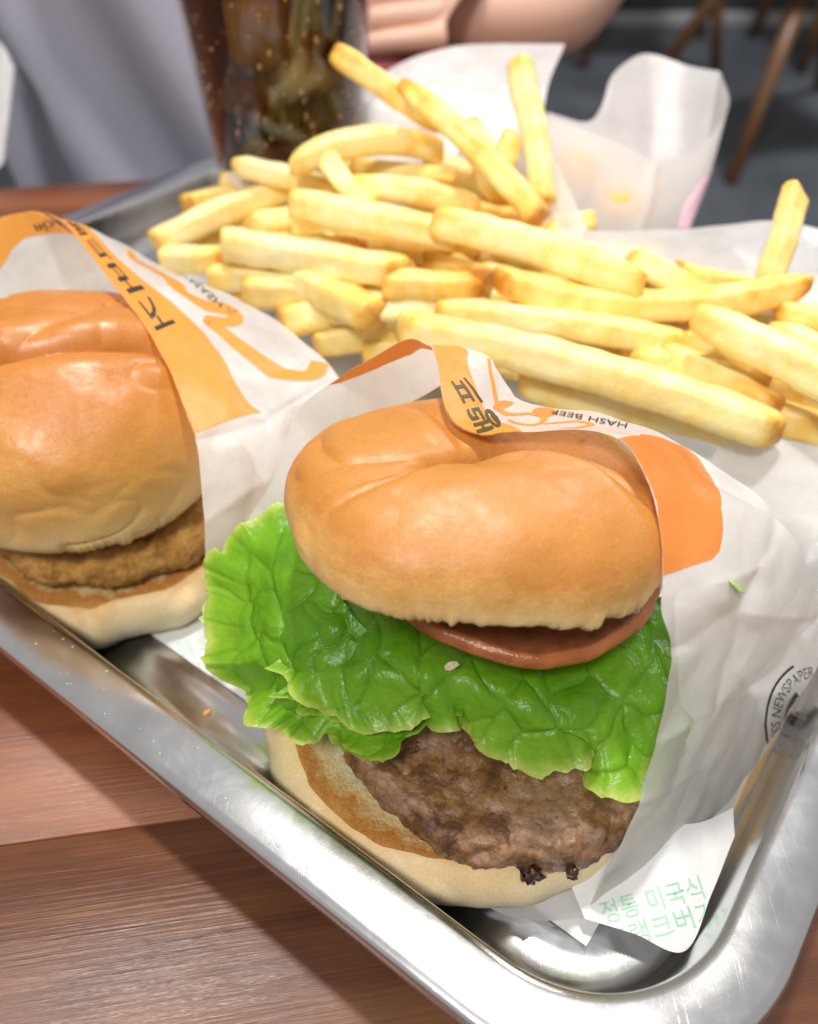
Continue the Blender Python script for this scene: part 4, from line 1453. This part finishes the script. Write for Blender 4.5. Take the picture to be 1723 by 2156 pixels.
# grey top: folded tube round the trunk
nu_, nv_ = 160, 60
th = np.linspace(0, 2 * np.pi, nu_, endpoint=False)[:, None]
zz = np.linspace(-.45, .36, nv_)[None, :]
fold = .014 * np.sin(th * 11 + zz * 9 + 2 * np.sin(zz * 7)) + .012 * fbm(np.stack([np.cos(th) * 3 + 0 * zz, np.sin(th) * 3 + 0 * zz, zz * 3 + 0 * th], -1), 5, 3)
X = -.16 + (.25 + fold) * np.cos(th)
Y = .93 + (.18 + fold) * np.sin(th)
Z = zz + 0 * th
mesh_obj('top', np.stack([X, Y, Z], -1).reshape(-1, 3), grid_faces(nu_, nv_, True), COTTON, per)
# white cloth strip at the left shoulder side
cl = Sheet([[(-60, 60, .70), (-60, 200, .69), (-60, 380, .68)], [(0, 90, .68), (0, 220, .675), (0, 350, .67)], [(30, 140, .68), (20, 230, .675), (10, 320, .672)]], 30, 30, 0.002, 0.05, 5)
tag(cl.build('napkin', WHITE), 'white cloth edge beside the grey top at the far left', 'cloth')
# red phone under the arms
ph = at(850, 138, .668)
o = box('phone', ph.x - .030, ph.x + .045, ph.y - .010, ph.y + .03, ph.z - .012, ph.z + .004, RED, None, 0.0055, 4)
tag(o, 'red phone held under the hand behind the cup', 'phone')

# ================================================================== CHAIRS BEYOND


def bar(name, a, b, r, mat, parent, r2=None):
    a, b = Vector(a), Vector(b)
    q = (b - a).to_track_quat('Z', 'Y')
    vs = []
    for (c, rr) in ((a, r), (a.lerp(b, .5), (r + (r2 or r)) / 2), (b, r2 or r)):
        for k in range(12):
            t = 2 * math.pi * k / 12
            vs.append(c + q @ Vector((rr * math.cos(t), rr * math.sin(t), 0)))
    fs = [(i * 12 + k, i * 12 + (k + 1) % 12, (i + 1) * 12 + (k + 1) % 12, (i + 1) * 12 + k) for i in range(2) for k in range(12)]
    fs += [tuple(range(11, -1, -1)), tuple(range(24, 36))]
    return mesh_obj(name, vs, fs, mat, parent)


def chair(c, rot, label, splay=.05):
    e = empty('chair', (c[0], c[1], FZ))
    tag(e, label, 'chair', 'wooden chairs beyond the table')
    M_ = Matrix.Rotation(rot, 3, 'Z')
    P = lambda x, y, z: Vector((c[0], c[1], FZ)) + M_ @ Vector((x, y, z))
    for sx in (-1, 1):
        for sy in (-1, 1):
            bar('leg', P(sx * (.20 + splay), sy * (.20 + splay), 0), P(sx * .17, sy * .17, .45), .019, CHAIRWOOD, e, .026)
        bar('back_post', P(sx * .18, .19, .452), P(sx * .20, .26, .85), .018, CHAIRWOOD, e, .014)
    v, f = box_vf(-.22, .22, -.22, .22, .43, .475)
    o = mesh_obj('seat', [P(*q_) for q_ in v], f, CHAIRBLACK, e, smooth=False)
    v, f = box_vf(-.19, .19, .235, .262, .68, .86)
    mesh_obj('backrest', [P(*q_) for q_ in v], f, CHAIRWOOD, e, smooth=False)


f1_ = atz(1540, 385, FZ)
chair((f1_.x + .277, f1_.y + .427, 0), R(12), 'wooden chair with the splayed brown leg nearest behind the paper bag', .16)
f2_ = atz(1330, 150, FZ)
chair((f2_.x + .10, f2_.y + .25, 0), R(-8), 'wooden chair with dark legs standing farther back near the wall', .05)
f3_ = atz(1560, 150, FZ)
chair((f3_.x + .45, f3_.y + .25, 0), R(5), 'wooden chair at the far right in front of the wall', .05)

# ================================================================== CRUMBS, SCRAPS, DROPLETS


def bit(name, px, py, d, size, flat, mat, label, cat, seed, stretch=1.6):
    bm = bmesh.new()
    bmesh.ops.create_icosphere(bm, subdivisions=3, radius=size)
    for v_ in bm.verts:
        q_ = np.array(v_.co) / size
        v_.co *= float(1 + 0.5 * fbm(q_ * 1.8 + seed, seed, 3))
        v_.co.x *= stretch
        v_.co.z *= flat
    me = bpy.data.meshes.new(name)
    bm.to_mesh(me); bm.free()
    me.polygons.foreach_set('use_smooth', [True] * len(me.polygons))
    me.materials.append(mat)
    o = bpy.data.objects.new(name, me)
    COL.objects.link(o)
    o.location = at(px, py, d)
    o.rotation_euler = (R(30), R(10 * seed), R(25 * seed))
    tag(o, label, cat)


def leaf_depth(px, py):
    """distance to the nearest lettuce point along this sight line"""
    best = 9
    for o in burger.children:
        if o.name.startswith('lettuce'):
            n_ = len(o.data.vertices)
            co = np.empty(n_ * 3, np.float32)
            o.data.vertices.foreach_get('co', co)
            V = co.reshape(-1, 3) - np.array([0, 0, CAM_H])
            d = V @ np.array(FW)
            X = V[:, 0] / d * FPX + IW / 2
            Y = IH / 2 - (V @ np.array(UP)) / d * FPX
            m_ = (np.abs(X - px) < 8) & (np.abs(Y - py) < 8)
            if m_.any(): best = min(best, float(d[m_].min()))
    return best


bit('bread_crumb', 952, 1402, leaf_depth(952, 1402) - 0.0006, .0011, .5, CRUMB, 'tiny toasted bread crumb lying on the front lettuce leaf', 'crumb', 1, 2.2)
cw = atz(437, 1500, .010)
bit('bread_crumb', 437, 1500, (cw - Vector((0, 0, CAM_H))).dot(FW), .0009, .7, CHEESE, 'small pale crumb on the tray wall below the lettuce', 'crumb', 2, 2.0)
ls = fine_uv(SR)(1550, 1232)
pq = SR.pos(np.array([ls[0]]), np.array([ls[1]]), 0.0006 * SR.facing())[0]
bit('lettuce_scrap', 1550, 1232, float((Vector(pq) - Vector((0, 0, CAM_H))).dot(FW)), .0022, .22, GREENSCRAP, 'small green lettuce scrap sticking to the right flank of the front wrapper', 'lettuce scrap', 3, 1.8)
# droplets along the tray rim
vs, fs = [], []
for k in range(70):
    a_ = r2.uniform(0.02, 0.30)
    b_ = TB0 + .0025 + .0135 * r2.rand()
    if r2.rand() < .35: a_ = r2.normal(0.17, .02)
    p_ = ta * a_ + tb * b_
    s_ = .00014 + .00030 * r2.rand() ** 2
    b0 = len(vs)
    vs += list(iv * s_ * np.array([1, 1, .55]) + np.array([p_.x, p_.y, .03385]))
    fs += [[b0 + q_ for q_ in f_] for f_ in ifc]
tag(mesh_obj('droplets', vs, fs, DROP, tray), kind='stuff')
